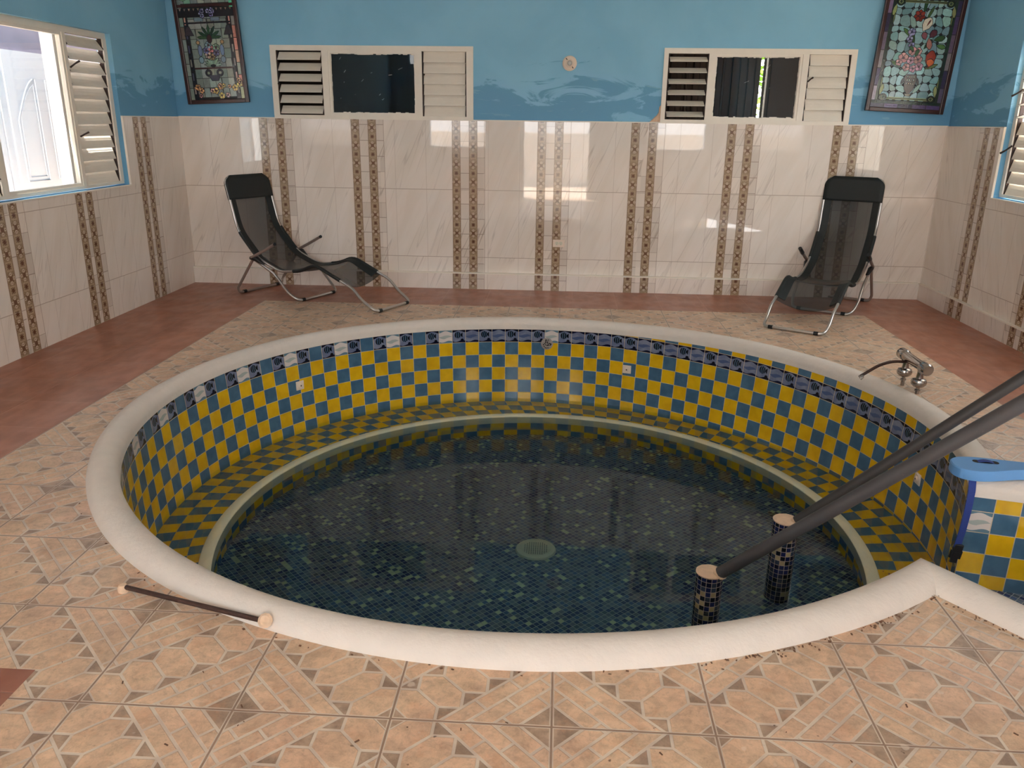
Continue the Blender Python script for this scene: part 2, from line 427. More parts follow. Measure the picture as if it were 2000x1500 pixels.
M['glassart'] = mat_attr('stained_glass', 0.16, 0.3, 0.5); M['lead'] = simple('leading', sr(24, 22, 22), 0.4, 0.3)
M['leaf'] = simple('sunlit_leaves', sr(104, 140, 26), 0.6, var=0.5, scale=14)
M['ground'] = simple('outdoor_paving', sr(196, 174, 156), 0.8, var=0.2, scale=3)
M['ext'] = simple('outdoor_render', sr(214, 206, 196), 0.8, var=0.1, scale=2)
M['lintel'] = simple('lintel_render', sr(150, 138, 152), 0.8, var=0.2, scale=5)
M['drain'] = simple('drain_plastic', sr(216, 212, 190), 0.5, var=0.08)
M['bulb'] = simple('frosted_glass', sr(196, 190, 180), 0.2)
M['terr'] = simple('grey_grille', sr(150, 140, 134), 0.5, var=0.6, scale=120)

# ------------------------------------------------------------------ mesh helpers
def mk(name, bm, mat, parent=None, smooth=False, norm=True, **pr):
    me = bpy.data.meshes.new(name)
    if norm: bmesh.ops.recalc_face_normals(bm, faces=bm.faces)
    if smooth:
        for f in bm.faces: f.smooth = True
        for e in bm.edges:
            if len(e.link_faces) == 2 and e.calc_face_angle(0) > 0.7: e.smooth = False
    bm.to_mesh(me); bm.free()
    if mat: me.materials.append(mat)
    o = bpy.data.objects.new(name, me); COL.objects.link(o)
    if parent: o.parent = parent
    for k, v in pr.items(): o[k] = v
    return o
def empty(name, loc=(0, 0, 0), rz=0, **pr):
    o = bpy.data.objects.new(name, None); COL.objects.link(o); o.location = loc; o.rotation_euler = (0, 0, rz)
    o.empty_display_size = 0.1
    for k, v in pr.items(): o[k] = v
    return o
def B(): return bmesh.new()
def box(bm, a, b, mtx=None, bev=0.0):
    x0, y0, z0 = a; x1, y1, z1 = b
    t = bmesh.new() if bev else bm
    vs = [t.verts.new(Vector(q)) for q in ((x0,y0,z0),(x1,y0,z0),(x1,y1,z0),(x0,y1,z0),(x0,y0,z1),(x1,y0,z1),(x1,y1,z1),(x0,y1,z1))]
    fs = [t.faces.new([vs[i] for i in q]) for q in ((3,2,1,0),(4,5,6,7),(0,1,5,4),(1,2,6,5),(2,3,7,6),(3,0,4,7))]
    if bev:
        bmesh.ops.bevel(t, geom=t.edges[:], offset=bev, segments=2, affect='EDGES', profile=0.6)
        mp = {v: bm.verts.new(v.co) for v in t.verts}
        nf = [bm.faces.new([mp[v] for v in f.verts]) for f in t.faces]; vs = list(mp.values()); t.free()
    if mtx:
        for v in vs: v.co = mtx @ v.co
    return vs
def tube(bm, pts, r, n=12, cap=True, closed=False, rad=None):
    pts = [Vector(p) for p in pts]; N = len(pts); rings = []
    tan = []
    for i in range(N):
        if closed: t = pts[(i+1) % N]-pts[i-1]
        else: t = pts[min(i+1, N-1)]-pts[max(i-1, 0)]
        tan.append(t.normalized())
    ref = Vector((0, 0, 1)) if abs(tan[0].z) < 0.9 else Vector((1, 0, 0))
    nrm = (ref - tan[0]*ref.dot(tan[0])).normalized()
    for i in range(N):
        nrm = (nrm - tan[i]*nrm.dot(tan[i])).normalized(); bi = tan[i].cross(nrm)
        rr = rad[i] if rad else r
        rings.append([bm.verts.new(pts[i]+(nrm*math.cos(2*PI*k/n)+bi*math.sin(2*PI*k/n))*rr) for k in range(n)])
    for i in range(N if closed else N-1):
        a, b = rings[i], rings[(i+1) % N]
        for k in range(n): bm.faces.new((a[k], a[(k+1) % n], b[(k+1) % n], b[k]))
    if cap and not closed:
        bm.faces.new(list(reversed(rings[0]))); bm.faces.new(rings[-1])
    return rings
def smooth_path(pts, r=0.05, seg=5):
    """round the corners of a polyline"""
    pts = [Vector(p) for p in pts]; out = [pts[0]]
    for i in range(1, len(pts)-1):
        a, b, c = pts[i-1], pts[i], pts[i+1]
        d1 = (a-b); d2 = (c-b); k = min(r, d1.length*0.45, d2.length*0.45)
        p0 = b+d1.normalized()*k; p2 = b+d2.normalized()*k
        for s in range(seg+1):
            t = s/seg; out.append(p0*(1-t)**2 + b*2*t*(1-t) + p2*t*t)
    out.append(pts[-1]); return out
def lathe(bm, prof, n=24, mtx=None):
    rings = []
    for r, z in prof:
        if r < 1e-6: rings.append([bm.verts.new((0, 0, z))])
        else: rings.append([bm.verts.new((r*math.cos(2*PI*k/n), r*math.sin(2*PI*k/n), z)) for k in range(n)])
    for a, b in zip(rings, rings[1:]):
        for k in range(n):
            k2 = (k+1) % n
            if len(a) == 1 and len(b) == 1: continue
            if len(a) == 1: bm.faces.new((a[0], b[k], b[k2]))
            elif len(b) == 1: bm.faces.new((a[k], a[k2], b[0]))
            else: bm.faces.new((a[k], a[k2], b[k2], b[k]))
    vs = [v for r in rings for v in r]
    if mtx:
        for v in vs: v.co = mtx @ v.co
    return vs
def poly_prism(bm, pts, z0, z1, mtx=None):
    n = len(pts); a = [bm.verts.new((p[0], p[1], z0)) for p in pts]; b = [bm.verts.new((p[0], p[1], z1)) for p in pts]
    bm.faces.new(list(reversed(a))); bm.faces.new(b)
    for i in range(n): bm.faces.new((a[i], a[(i+1) % n], b[(i+1) % n], b[i]))
    if mtx:
        for v in a+b: v.co = mtx @ v.co
def flat_poly(name, loops, z, mat, parent=None, **pr):
    """polygon with holes at height z, facing up"""
    L = [[Vector((p[0], p[1], 0)) for p in l] for l in loops]
    tri = tessellate_polygon(L); pts = [p for l in L for p in l]
    bm = B(); vs = [bm.verts.new((p.x, p.y, z)) for p in pts]
    for t in tri:
        try: bm.faces.new([vs[i] for i in t])
        except ValueError: pass
    for f in bm.faces:
        f.normal_update()
        if f.normal.z < 0: f.normal_flip()
    return mk(name, bm, mat, parent, norm=False, **pr)

# ------------------------------------------------------------------ pool outline
CX, CY = -0.10, 4.25
FT = (2.167, -0.0091, 0.0883, 0.0524, -0.0114, 0.0179, 0.0156)      # plan of the rim
FB = (2.134, -0.0072, 0.0644, 0.0478, -0.0241, 0.0230, -0.0105)     # plan at bench level (the wall tapers slightly)
def rr(t, w_=0.0):
    f = lambda F: F[0]+sum(F[2*k-1]*math.cos(k*t)+F[2*k]*math.sin(k*t) for k in (1, 2, 3))
    return f(FT)*(1-w_)+f(FB)*w_
def pp(t, d=0.0, w_=0.0): return (CX+(rr(t, w_)+d)*math.cos(t), CY+(rr(t, w_)+d)*math.sin(t))
TA, TB = math.radians(-43.8), math.radians(-19.74)
ZT, ZB, ZW, ZF = -0.02, -0.655, -0.628, -0.805     # tile top, bench, water, basin floor
NA = 220
def arc(d=0.0, t0=TA+2*PI, t1=TB, n=NA, w_=0.0): return [pp(t0+(t1-t0)*k/n, d, w_) for k in range(n+1)]
# arc goes from near corner A (angle TA+360) clockwise round the pool to far corner B
A = Vector(pp(TA)); Bp = Vector(pp(TB))
dn = Vector((0.60, -0.80)).normalized(); df = Vector((0.972, -0.235)).normalized()
A2 = A + dn*2.0; B2 = Bp + df*1.40
inner = [tuple(A2)] + arc() + [tuple(B2)]

# ------------------------------------------------------------------ floor
XL, XR, YB, YF = -3.693, 3.50, 7.93, -2.2
ZC = 3.1
flat_poly('floor', [[(XL-.15, YF-.15), (XR+.15, YF-.15), (XR+.15, YB+.15), (XL-.15, YB+.15)], inner], 0.0, M['floor'], kind='structure')

# ------------------------------------------------------------------ swimming pool (thing with parts)
pool = empty('swimming_pool', (CX, CY, 0), label='round sunken plunge pool lined with yellow and blue tiles, white rounded rim', category='pool')
def P(name, bm, mat, **k):
    o = mk(name, bm, mat, pool, **k); o.matrix_parent_inverse = Matrix.Translation((-CX, -CY, 0)); return o
# coping: swept rounded curb
path = [Vector(A2)] + [Vector(q) for q in arc()] + [Vector(B2)]
W = 0.14
def offs_dirs(path):
    out = []
    for i in range(len(path)):
        if i == 0: d = (path[1]-path[0]).normalized(); n = Vector((d.y, -d.x)); out.append(n); continue
        if i == len(path)-1: d = (path[-1]-path[-2]).normalized(); n = Vector((d.y, -d.x)); out.append(n); continue
        d1 = (path[i]-path[i-1]).normalized(); d2 = (path[i+1]-path[i]).normalized()
        n1 = Vector((d1.y, -d1.x)); n2 = Vector((d2.y, -d2.x)); n = (n1+n2).normalized()
        out.append(n/max(0.45, n.dot(n1)))
    return out
nd = offs_dirs(path)
sgn = 1
# the outward side: compare with the centre
mid = len(path)//2
if (path[mid]+nd[mid]*0.1-Vector((CX, CY))).length < (path[mid]-Vector((CX, CY))).length: sgn = -1
prof = [(0.001, ZT-0.012), (-0.007, ZT-0.012), (-0.007, 0.0), (-0.004, 0.018), (0.010, 0.038), (0.034, 0.051), (0.063, 0.056), (0.092, 0.050), (0.117, 0.035), (0.134, 0.016), (0.140, 0.0), (0.142, -0.01)]
bm = B(); rings = []
# rounded corner at the far end B: path slides by extra points
rnd = random.Random(3)
for i, p in enumerate(path):
    s_ = i*0.06
    wob = 0.004*math.sin(s_*1.3)+0.003*math.sin(s_*3.7+1)
    rings.append([bm.verts.new((p.x+sgn*nd[i].x*(d+wob*(1 if d > 0.1 else 0)), p.y+sgn*nd[i].y*(d+wob*(1 if d > 0.1 else 0)), z+(wob*0.6 if z > 0.03 else 0))) for d, z in prof])
for a, b in zip(rings, rings[1:]):
    for k in range(len(prof)-1): bm.faces.new((a[k], a[k+1], b[k+1], b[k]))
P('rim', bm, M['coping'], smooth=True)
# tiled wall with uv in tiles
def strip_uv(name, pts, z0, z1, mat, vfun, u0=0.0, rows=8, tw=0.108, uc=0.0, low=None):
    bm = B(); uvl = bm.loops.layers.uv.new('UVMap'); s = [0.0]
    for a, b in zip(pts, pts[1:]): s.append(s[-1]+math.hypot(b[0]-a[0], b[1]-a[1]))
    low = low or pts
    grid = [[bm.verts.new((p[0]*k/rows+q[0]*(1-k/rows), p[1]*k/rows+q[1]*(1-k/rows), z0+(z1-z0)*k/rows)) for k in range(rows+1)] for p, q in zip(pts, low)]
    for i in range(len(pts)-1):
        for k in range(rows):
            f = bm.faces.new((grid[i][k], grid[i+1][k], grid[i+1][k+1], grid[i][k+1]))
            for l, (ii, kk) in zip(f.loops, ((i, k), (i+1, k), (i+1, k+1), (i, k+1))):
                z = z0+(z1-z0)*kk/rows
                l[uvl].uv = ((s[ii]-u0)/tw+uc, vfun(z, pts[ii]))
    return bm, s
ap = arc()
# arc length at which the known vertical joint sits (angle 95.8 deg)
def arclen_to(tdeg):
    s = 0; t0 = TA+2*PI
    for k in range(NA):
        ta = t0+(TB-t0)*k/NA
        if math.degrees(ta) <= tdeg: return s
        a, b = ap[k], ap[k+1]; s += math.hypot(b[0]-a[0], b[1]-a[1])
    return s
S0 = arclen_to(95.8)
def drop(p):
    t = math.degrees(math.atan2(p[1]-CY, p[0]-CX))
    kn = ((-21, .80), (8, .60), (18, .54), (41, .40), (64, .17), (76, 0.0))
    if t < -60 or t >= 76: return 0.0
    for (a0, v0), (a1, v1) in zip(kn, kn[1:]):
        if t <= a1: return v0+(v1-v0)*max(0, (t-a0))/(a1-a0)
    return 0.0
vf = lambda z, p: (ZT-0.012-z)/0.108 - drop(p)
bm, _ = strip_uv('w', ap, ZB-0.02, ZT+0.01, M['pw'], vf, S0, tw=0.1097, uc=0.32, low=arc(w_=1.0))
P('basin_wall', bm, M['pw'], smooth=True)
bm, _ = strip_uv('w', [tuple(Bp), tuple(B2)], -0.95, ZT+0.01, M['pc'], lambda z, p: (ZT-z)/0.108-0.78, 0.0)
P('entry_wall', bm, M['pc'])
bm, _ = strip_uv('w', [tuple(A2), tuple(A)], -0.95, ZT+0.01, M['pc'], lambda z, p: (ZT-z)/0.108-0.3, -0.108*20)
P('entry_wall', bm, M['pc'])
# bench: ring of three tile rows
NCX, NCY, NR = -0.09, 4.235, 1.866
def npnt(t, r): return (NCX+r*math.cos(t), NCY+r*math.sin(t))
bm = B(); uvl = bm.loops.layers.uv.new('UVMap')
n = NA; s = 0.0; outs = []
full = [pp(TA+2*PI - 2*PI*k/n, 0.0, 1.0) for k in range(n+1)]
ftop = [pp(TA+2*PI - 2*PI*k/n) for k in range(n+1)]
ss = [0.0]
for a, b in zip(ftop, ftop[1:]): ss.append(ss[-1]+math.hypot(b[0]-a[0], b[1]-a[1]))
ang = [math.atan2(p[1]-NCY, p[0]-NCX) for p in full]
vo = [bm.verts.new((*(Vector(p)+(Vector(p)-Vector((CX, CY))).normalized()*0.012), ZB)) for p in full]; vi = [bm.verts.new((*npnt(a, NR-0.01), ZB)) for a in ang]
for i in range(n):
    f = bm.faces.new((vo[i], vi[i], vi[i+1], vo[i+1]))
    for l, (q, w_) in zip(f.loops, ((i, 0), (i, 1), (i+1, 1), (i+1, 0))):
        po = full[q]; pi_ = npnt(ang[q], NR-0.01); wd = math.hypot(po[0]-pi_[0], po[1]-pi_[1])/0.108
        l[uvl].uv = ((ss[q]-S0)/0.1097 + 0.32 - (0.55*w_), w_*wd + 6.0)
P('bench', bm, M['pb'], norm=False)
# nosing ring (cement lip) and lower wall
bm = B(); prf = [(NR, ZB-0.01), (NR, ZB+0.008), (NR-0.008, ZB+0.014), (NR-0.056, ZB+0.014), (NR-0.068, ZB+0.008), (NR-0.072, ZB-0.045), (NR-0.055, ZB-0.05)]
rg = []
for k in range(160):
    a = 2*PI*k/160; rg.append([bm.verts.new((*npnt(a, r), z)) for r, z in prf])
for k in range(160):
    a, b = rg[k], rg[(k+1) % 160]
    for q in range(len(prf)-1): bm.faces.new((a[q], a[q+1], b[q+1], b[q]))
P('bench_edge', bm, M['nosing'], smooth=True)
pts = [npnt(2*PI*k/160, NR-0.057) for k in range(161)][::-1]
bm, _ = strip_uv('w', pts, ZF-0.01, ZB-0.04, M['pl'], lambda z, p: (ZB-z)/0.108+6.0, 0.0)
P('lower_wall', bm, M['pl'], smooth=True)
bm = B(); vs = [bm.verts.new((*npnt(2*PI*k/160, NR), ZF)) for k in range(160)]; bm.faces.new(vs)
P('basin_floor', bm, M['mosaic'])
# steps in the entry channel, tiled in mosaic
def chan(t): return A + dn*t, Bp + df*t
for k, (t0, t1, z) in enumerate(((0.12, 0.55, -0.50), (0.55, 0.95, -0.34), (0.95, 1.4, -0.19))):
    a0, b0 = chan(t0); a1, b1 = chan(t1)
    bm = B(); poly_prism(bm, [tuple(a0), tuple(a1), tuple(b1), tuple(b0)], -0.95, z)
    P('step', bm, M['mosaic'])
# floor drain
dr = empty('drain_cover', (0, 0, 0)); dr.parent = pool; dr.matrix_parent_inverse = Matrix.Translation((-CX, -CY, 0))
dr.location = (-0.087, 4.205, ZF)
bpy.data.objects.remove(dr)
bm = B(); lathe(bm, [(0, 0.012), (0.082, 0.012), (0.088, 0.016), (0.114, 0.012), (0.120, 0.004), (0.120, -0.002)], 40, Matrix.Translation((-0.087, 4.205, ZF)))
dr = P('drain', bm, M['drain'], smooth=True)
bm = B()
for ix in range(-6, 7):
    for iy in range(-6, 7):
        if ix*ix+iy*iy < 36:
            box(bm, (-0.087+ix*0.0128-0.0024, 4.205+iy*0.0128-0.0024, ZF+0.0125), (-0.087+ix*0.0128+0.0024, 4.205+iy*0.0128+0.0024, ZF+0.014))
o = mk('drain_hole', bm, M['hole'], dr); o.location = (CX, CY, 0); o.matrix_parent_inverse = Matrix.Translation((-CX, -CY, 0)); o.location = (CX, CY, 0)
# fittings on the wall
def on_wall(t, z, depth=0.0):
    t = math.radians(t); p = pp(t, -depth, (ZT-z)/(ZT-ZB)); q1 = pp(t+0.01); q0 = pp(t-0.01)
    tg = Vector((q0[0]-q1[0], q0[1]-q1[1], 0)).normalized(); nn = Vector((-math.cos(t), -math.sin(t), 0))
    nn = (nn - tg*nn.dot(tg)).normalized()
    return Matrix(((tg.x, 0, nn.x, p[0]), (tg.y, 0, nn.y, p[1]), (0, 1, 0, z), (0, 0, 0, 1)))
for t, z in ((143.4, -0.294), (71.7, -0.308), (3.5, -0.339)):
    mt = on_wall(t, z)
    bm = B(); box(bm, (-0.034, -0.034, 0), (0.034, 0.034, 0.006), mt, 0.003)
    lathe(bm, [(0.030, 0.004), (0.028, 0.010), (0.018, 0.012), (0.014, 0.018), (0.0055, 0.018), (0.005, 0.006), (0, 0.006)], 20, mt)
    jet = P('jet_nozzle', bm, M['plast'], smooth=True)
    bm = B(); lathe(bm, [(0.0055, 0.0182), (0.0, 0.0184)], 12, mt)
    o = mk('nozzle_hole', bm, M['hole'], jet)
mt = on_wall(89.5, -0.148)
bm = B(); lathe(bm, [(0.05, 0.0), (0.05, 0.006), (0.043, 0.010), (0.030, 0.009), (0, 0.008)], 28, mt)
g = P('light_niche', bm, M['terr'], smooth=True, label='round speckled grille below the fish tiles')
bm = B(); rnd = random.Random(5)
for k in range(26):
    a = rnd.random()*6.28; r_ = 0.036*math.sqrt(rnd.random())
    m2 = mt @ Matrix.Translation((r_*math.cos(a), r_*math.sin(a), 0.0095)); lathe(bm, [(0.005, 0), (0.004, 0.002), (0, 0.002)], 7, m2)
mk('grille_hole', bm, M['hole'], g)
# water
wp = arc(-0.001)
cA0, cB0 = chan(0.14)
outl = [(cA0.x, cA0.y)] + [tuple(A)] + arc(0.003, w_=0.95)[1:-1] + [tuple(Bp)] + [(cB0.x, cB0.y)]
tri = tessellate_polygon([[Vector((*q, 0)) for q in outl]])
bm = B(); tv = [bm.verts.new((*q, ZW)) for q in outl]; bv = [bm.verts.new((*q, -1.0)) for q in outl]
for t_ in tri:
    bm.faces.new([tv[k] for k in t_]); bm.faces.new([bv[k] for k in reversed(t_)])
for k in range(len(outl)): bm.faces.new((tv[k], tv[(k+1) % len(outl)], bv[(k+1) % len(outl)], bv[k]))
mk('pool_water', bm, M['water'], label='still shallow water lying over the blue mosaic floor of the pool', category='water', kind='stuff')

# ------------------------------------------------------------------ walls
def rect_loops(u0, u1, v0, v1): return [(u0, v0), (u1, v0), (u1, v1), (u0, v1)]
def wall(name, axis, c, u0, u1, holes, ztile, mt, mp, thick, out):
    """wall plane at coordinate c on axis; holes=(u0,u1,z0,z1). Tiles below ztile."""
    root = empty(name, (0, 0, 0), kind='structure')
    us = sorted({u0, u1, *[h[0] for h in holes], *[h[1] for h in holes]})
    zs = sorted({-0.0, ztile, ZC, *[h[2] for h in holes], *[h[3] for h in holes]})
    def bx(bm, a0, a1, b0, b1, c0, c1):
        if axis == 1: box(bm, (a0, min(c0, c1), b0), (a1, max(c0, c1), b1))
        else: box(bm, (min(c0, c1), a0, b0), (max(c0, c1), a1, b1))
    bt, bp_ = B(), B()
    for ua, ub in zip(us, us[1:]):
        for za, zb in zip(zs, zs[1:]):
            cu, cz = (ua+ub)/2, (za+zb)/2
            if any(h[0] < cu < h[1] and h[2] < cz < h[3] for h in holes): continue
            bx(bp_, ua, ub, za, zb, c+out*0.012, c+out*thick)
    holes2 = [h for h in holes if h[2] < ztile]
    zs2 = sorted({0.0, ztile, *[h[2] for h in holes2]}) ; us2 = sorted({u0, u1, *[h[0] for h in holes2], *[h[1] for h in holes2]})
    for ua, ub in zip(us2, us2[1:]):
        for za, zb in zip(zs2, zs2[1:]):
            cu, cz = (ua+ub)/2, (za+zb)/2
            if any(h[0] < cu < h[1] and h[2] < cz < h[3] for h in holes2): continue
            bx(bt, ua, ub, za, zb, c, c+out*0.012)
    bmesh.ops.remove_doubles(bp_, verts=bp_.verts, dist=1e-4); bmesh.ops.remove_doubles(bt, verts=bt.verts, dist=1e-4)
    mk('plaster', bp_, mp, root); mk('wall_tiles', bt, mt, root)
    return root
# windows: opening = frame outline + painted reveal
BW1 = (-2.752, -0.848, 1.618, 2.245); BW2 = (0.895, 2.61, 1.618, 2.245)
LW = (4.72, 6.885, 1.04, 2.235); RW = (4.72, 6.925, 1.05, 2.235)
wb = wall('wall_back', 1, YB, XL-.15, XR+.15, [BW1, BW2], 1.60, M['tile_back'], M['paint'], 0.14, 1)
LW2 = (0.3, 2.4, 1.04, 2.235)
wl = wall('wall_left', 0, XL, YF, YB, [LW], 1.597, M['tile_left'], M['paint'], 0.14, -1)
wr = wall('wall_right', 0, XR, YF, YB, [RW], 1.597, M['tile_right'], M['paint'], 0.14, 1)
FW1 = (-2.85, -1.70, 1.07, 2.2); FD = (-0.83, 0.55, 0.0, 2.15); FW2 = (1.95, 3.0, 1.07, 2.2); FV = (-3.3, 3.1, 2.72, 2.98)  # FV: unseen high slot, added to let more daylight into the room
wf = wall('wall_front', 1, YF, XL-.15, XR+.15, [FW1, FD, FW2, FV], 1.0, M['tile_back'], M['paint'], 0.14, -1)
bm = B(); box(bm, (XL-.3, YF-.3, ZC), (XR+.3, YB+.3, ZC+0.15)); mk('ceiling', bm, M['ceil'], kind='structure')
# cream trim along tile tops and around the side windows
def trim(name, segs, mat=M['white']):
    bm = B()
    for a, b in segs: box(bm, a, b)
    mk(name, bm, mat, kind='structure')
trim('trim_1', [((XL, YB-0.006, 1.596), (XR, YB+0.012, 1.606))])
trim('trim_2', [((XL-0.012, LW[1], 1.593), (XL+0.006, YB, 1.602)), ((XL-0.012, LW[1]-0.002, 1.035), (XL+0.006, LW[1]+0.006, 1.602)), ((XL-0.012, LW[0], 1.033), (XL+0.008, LW[1]+0.006, 1.042))])
trim('trim_3', [((XR-0.006, RW[1], 1.593), (XR+0.012, YB, 1.602)), ((XR-0.006, RW[1]-0.002, 1.043), (XR+0.012, RW[1]+0.008, 1.602)), ((XR-0.008, RW[0], 1.043), (XR+0.012, RW[1]+0.008, 1.052))])
# tiled base ledges
bm = B(); box(bm, (XL+0.001, YB-0.042, 0), (XR-0.001, YB-0.001, 0.152)); mk('baseboard_back', bm, M['tile_back'], kind='structure')
bm = B(); box(bm, (XL+0.001, YB-0.046, 0.152), (XR-0.04, YB-0.001, 0.162)); mk('trim_4', bm, M['white'], kind='structure')
bm = B(); box(bm, (XR-0.03, 0.5, 0), (XR-0.001, YB-0.042, 0.152)); mk('baseboard_right', bm, M['tile_right'], kind='structure')
bm = B(); box(bm, (XR-0.034, 0.5, 0.152), (XR-0.001, YB-0.042, 0.162)); mk('trim_5', bm, M['white'], kind='structure')
# chipped plaster beside the second far window
bm = B(); rnd = random.Random(9)
pts = [(0.80, 1.607), (0.90, 1.607), (0.90, 1.76), (0.882, 1.74), (0.878, 1.69), (0.862, 1.665), (0.84, 1.645), (0.825, 1.63)]
a = [bm.verts.new((x_, YB+0.0118, z_)) for x_, z_ in pts]; b_ = [bm.verts.new((x_+(0.004 if x_ < .88 else 0), YB+0.006, z_-(0.004 if z_ > 1.62 else 0))) for x_, z_ in pts]
bm.faces.new(b_)
for i in range(len(pts)): bm.faces.new((a[i], a[(i+1) % len(pts)], b_[(i+1) % len(pts)], b_[i]))
o = mk('exposed_plaster', bm, M['mort'], wb)

# ------------------------------------------------------------------ louvre windows
def window(name, org, ud, nd_, W_, H_, cells, fw=0.045, depth=0.05):
    """org = lower left of frame seen from the room, ud = along wall (left to right), nd_ = outwards.
    cells: (kind, u0, u1, n, angle function)"""
    ud = Vector(ud); nd_ = Vector(nd_); zz = Vector((0, 0, 1))
    mt = Matrix(((ud.x, nd_.x, 0, org[0]), (ud.y, nd_.y, 0, org[1]), (0, 0, 1, org[2]), (0, 0, 0, 1)))
    root = empty(name, (0, 0, 0), kind='structure')
    bm = B(); e = 0.002
    box(bm, (0, 0, 0), (W_, depth, fw*0.55), mt); box(bm, (0, 0, H_-fw), (W_, depth, H_), mt)
    edges = [0.0]
    for c_ in cells: edges += [c_[1], c_[2]]
    edges.append(W_)
    for k in range(0, len(edges), 2):
        box(bm, (edges[k], -0.002, fw*0.55-e), (edges[k+1], depth+0.002, H_-fw+e), mt)
    mk('window_frame', bm, M['white'], root)
    for (kd, u0, u1, n_, af, side) in cells:
        z0, z1 = fw*0.55, H_-fw
        if kd == 'pane':
            b2 = 0.022
            bm = B()
            for (a_, b_) in (((u0, 0.006, z0), (u0+b2, depth-0.01, z1)), ((u1-b2, 0.006, z0), (u1, depth-0.01, z1)), ((u0+b2, 0.006, z0), (u1-b2, depth-0.01, z0+b2)), ((u0+b2, 0.006, z1-b2), (u1-b2, depth-0.01, z1))):
                box(bm, a_, b_, mt)
            mk('sash', bm, M['white'], root)
            bm = B(); box(bm, (u0+b2, 0.024, z0+b2), (u1-b2, 0.028, z1-b2), mt); mk('pane', bm, M['glass'], root)
            if af:      # remains of paint along the pane edges
                bm = B(); rnd = random.Random(len(name)+int(u0*100)); um, up_, = u0+b2, u1-b2
                for edge in range(4):
                    k = 0.0; L = (up_-um) if edge < 2 else (z1-z0-2*b2)
                    while k < L-0.02:
                        l_ = rnd.uniform(0.01, 0.05); h_ = rnd.uniform(0.002, 0.012)
                        k2 = min(k+l_, L)
                        if edge == 0: box(bm, (um+k, 0.0225, z0+b2), (um+k2, 0.024, z0+b2+h_), mt)
                        elif edge == 1: box(bm, (um+k, 0.0225, z1-b2-h_), (um+k2, 0.024, z1-b2), mt)
                        elif edge == 2: box(bm, (um, 0.0225, z0+b2+k), (um+h_*.7, 0.024, z0+b2+k2), mt)
                        else: box(bm, (up_-h_*.7, 0.0225, z0+b2+k), (up_, 0.024, z0+b2+k2), mt)
                        k += l_
                for k in range(af):
                    cu, cz = rnd.uniform(um+.05, up_-.05), rnd.uniform(z0+.05, z1-.05); l_ = rnd.uniform(.004, .05); an = rnd.uniform(0.1, 0.9)
                    m3 = mt @ Matrix.Translation((cu, 0.0235, cz)) @ Matrix.Rotation(-an, 4, 'Y'); box(bm, (0, 0, 0), (l_, 0.0004, rnd.uniform(.001, .003)), m3)
                mk('paint_remains', bm, M['white'], root)
            continue
        pitch_ = (z1-z0)/n_
        sl = pitch_*(1.05 if n_ == 6 else 1.12)
        for k in range(n_):
            an = af(k, n_) if callable(af) else af     # 0 = closed (vertical), positive opens
            zc = z0+pitch_*(k+0.5)
            m3 = mt @ Matrix.Translation((0, 0.026, zc)) @ Matrix.Rotation(an, 4, 'X')
            bm = B()
            # ribbed slat: three shallow flutes
            q = [(-0.0025, -sl/2), (0.0025, -sl/2), (0.0025, sl/2), (-0.0025, sl/2)]
            box(bm, (u0+0.014, -0.0028, -sl/2), (u1-0.012, 0.0028, sl/2), m3, 0.0012)
            for t_ in (-0.22, 0.02, 0.26):
                box(bm, (u0+0.016, -0.0038, sl*t_-0.0012), (u1-0.014, -0.0027, sl*t_+0.0012), m3)
            s_ = mk('slat', bm, M['slat'], root)
            bm = B()
            for a_, b_ in ((u0+0.008, u0+0.0138), (u1-0.0118, u1-0.006)):
                box(bm, (a_, -0.007, -sl*0.42), (b_, 0.006, sl*0.42), m3)
            mk('slat_clip', bm, M['clip'], s_)
        bm = B()
        for a_, b_ in ((u0, u0+0.008), (u1-0.006, u1)): box(bm, (a_, 0.01, z0), (b_, 0.042, z1), mt)
        mk('louvre_channel', bm, M['clip'], root)
        for hz in side:
            zc = z0+(z1-z0)*hz[0]; uu = u0+0.012 if hz[1] == 'l' else u1-0.012
            bm = B(); sg = 1 if hz[1] == 'l' else -1
            a0 = mt @ Vector((uu, 0.0, zc)); a1 = mt @ Vector((uu+sg*hz[2]*0.3, -0.035, zc+hz[2]*0.6)); a2 = mt @ Vector((uu+sg*hz[2]*0.75, -0.06, zc+hz[2]))
            tube(bm, [a0, a1, a2], 0.006, 8, rad=[0.007, 0.006, 0.008]); mk('crank_handle', bm, M['clip'], root, smooth=True)
    return root
# back window 1
w1 = window('window_1', (BW1[0], YB-0.004, BW1[2]-0.012), (1, 0, 0), (0, 1, 0), BW1[1]-BW1[0], BW1[3]-BW1[2]+0.012,
       [('louv', 0.055, 0.485, 6, lambda k, n: -0.80, [(0.45, 'l', 0.02)]), ('pane', 0.545, 1.375, 0, 12, []), ('louv', 1.425, 1.84, 6, lambda k, n: -0.30, [(0.6, 'l', 0.025)])])
w2 = window('window_2', (BW2[0], YB-0.004, BW2[2]-0.012), (1, 0, 0), (0, 1, 0), BW2[1]-BW2[0], BW2[3]-BW2[2]+0.012,
       [('louv', 0.04, 0.405, 6, lambda k, n: -1.12, [(0.45, 'l', 0.02)]), ('pane', 0.455, 1.24, 0, 5, []), ('louv', 1.295, 1.665, 6, lambda k, n: -0.33, [(0.6, 'l', 0.03)])])
# left window: seen from the room left->right runs +y ; outwards -x
rev = 0.055
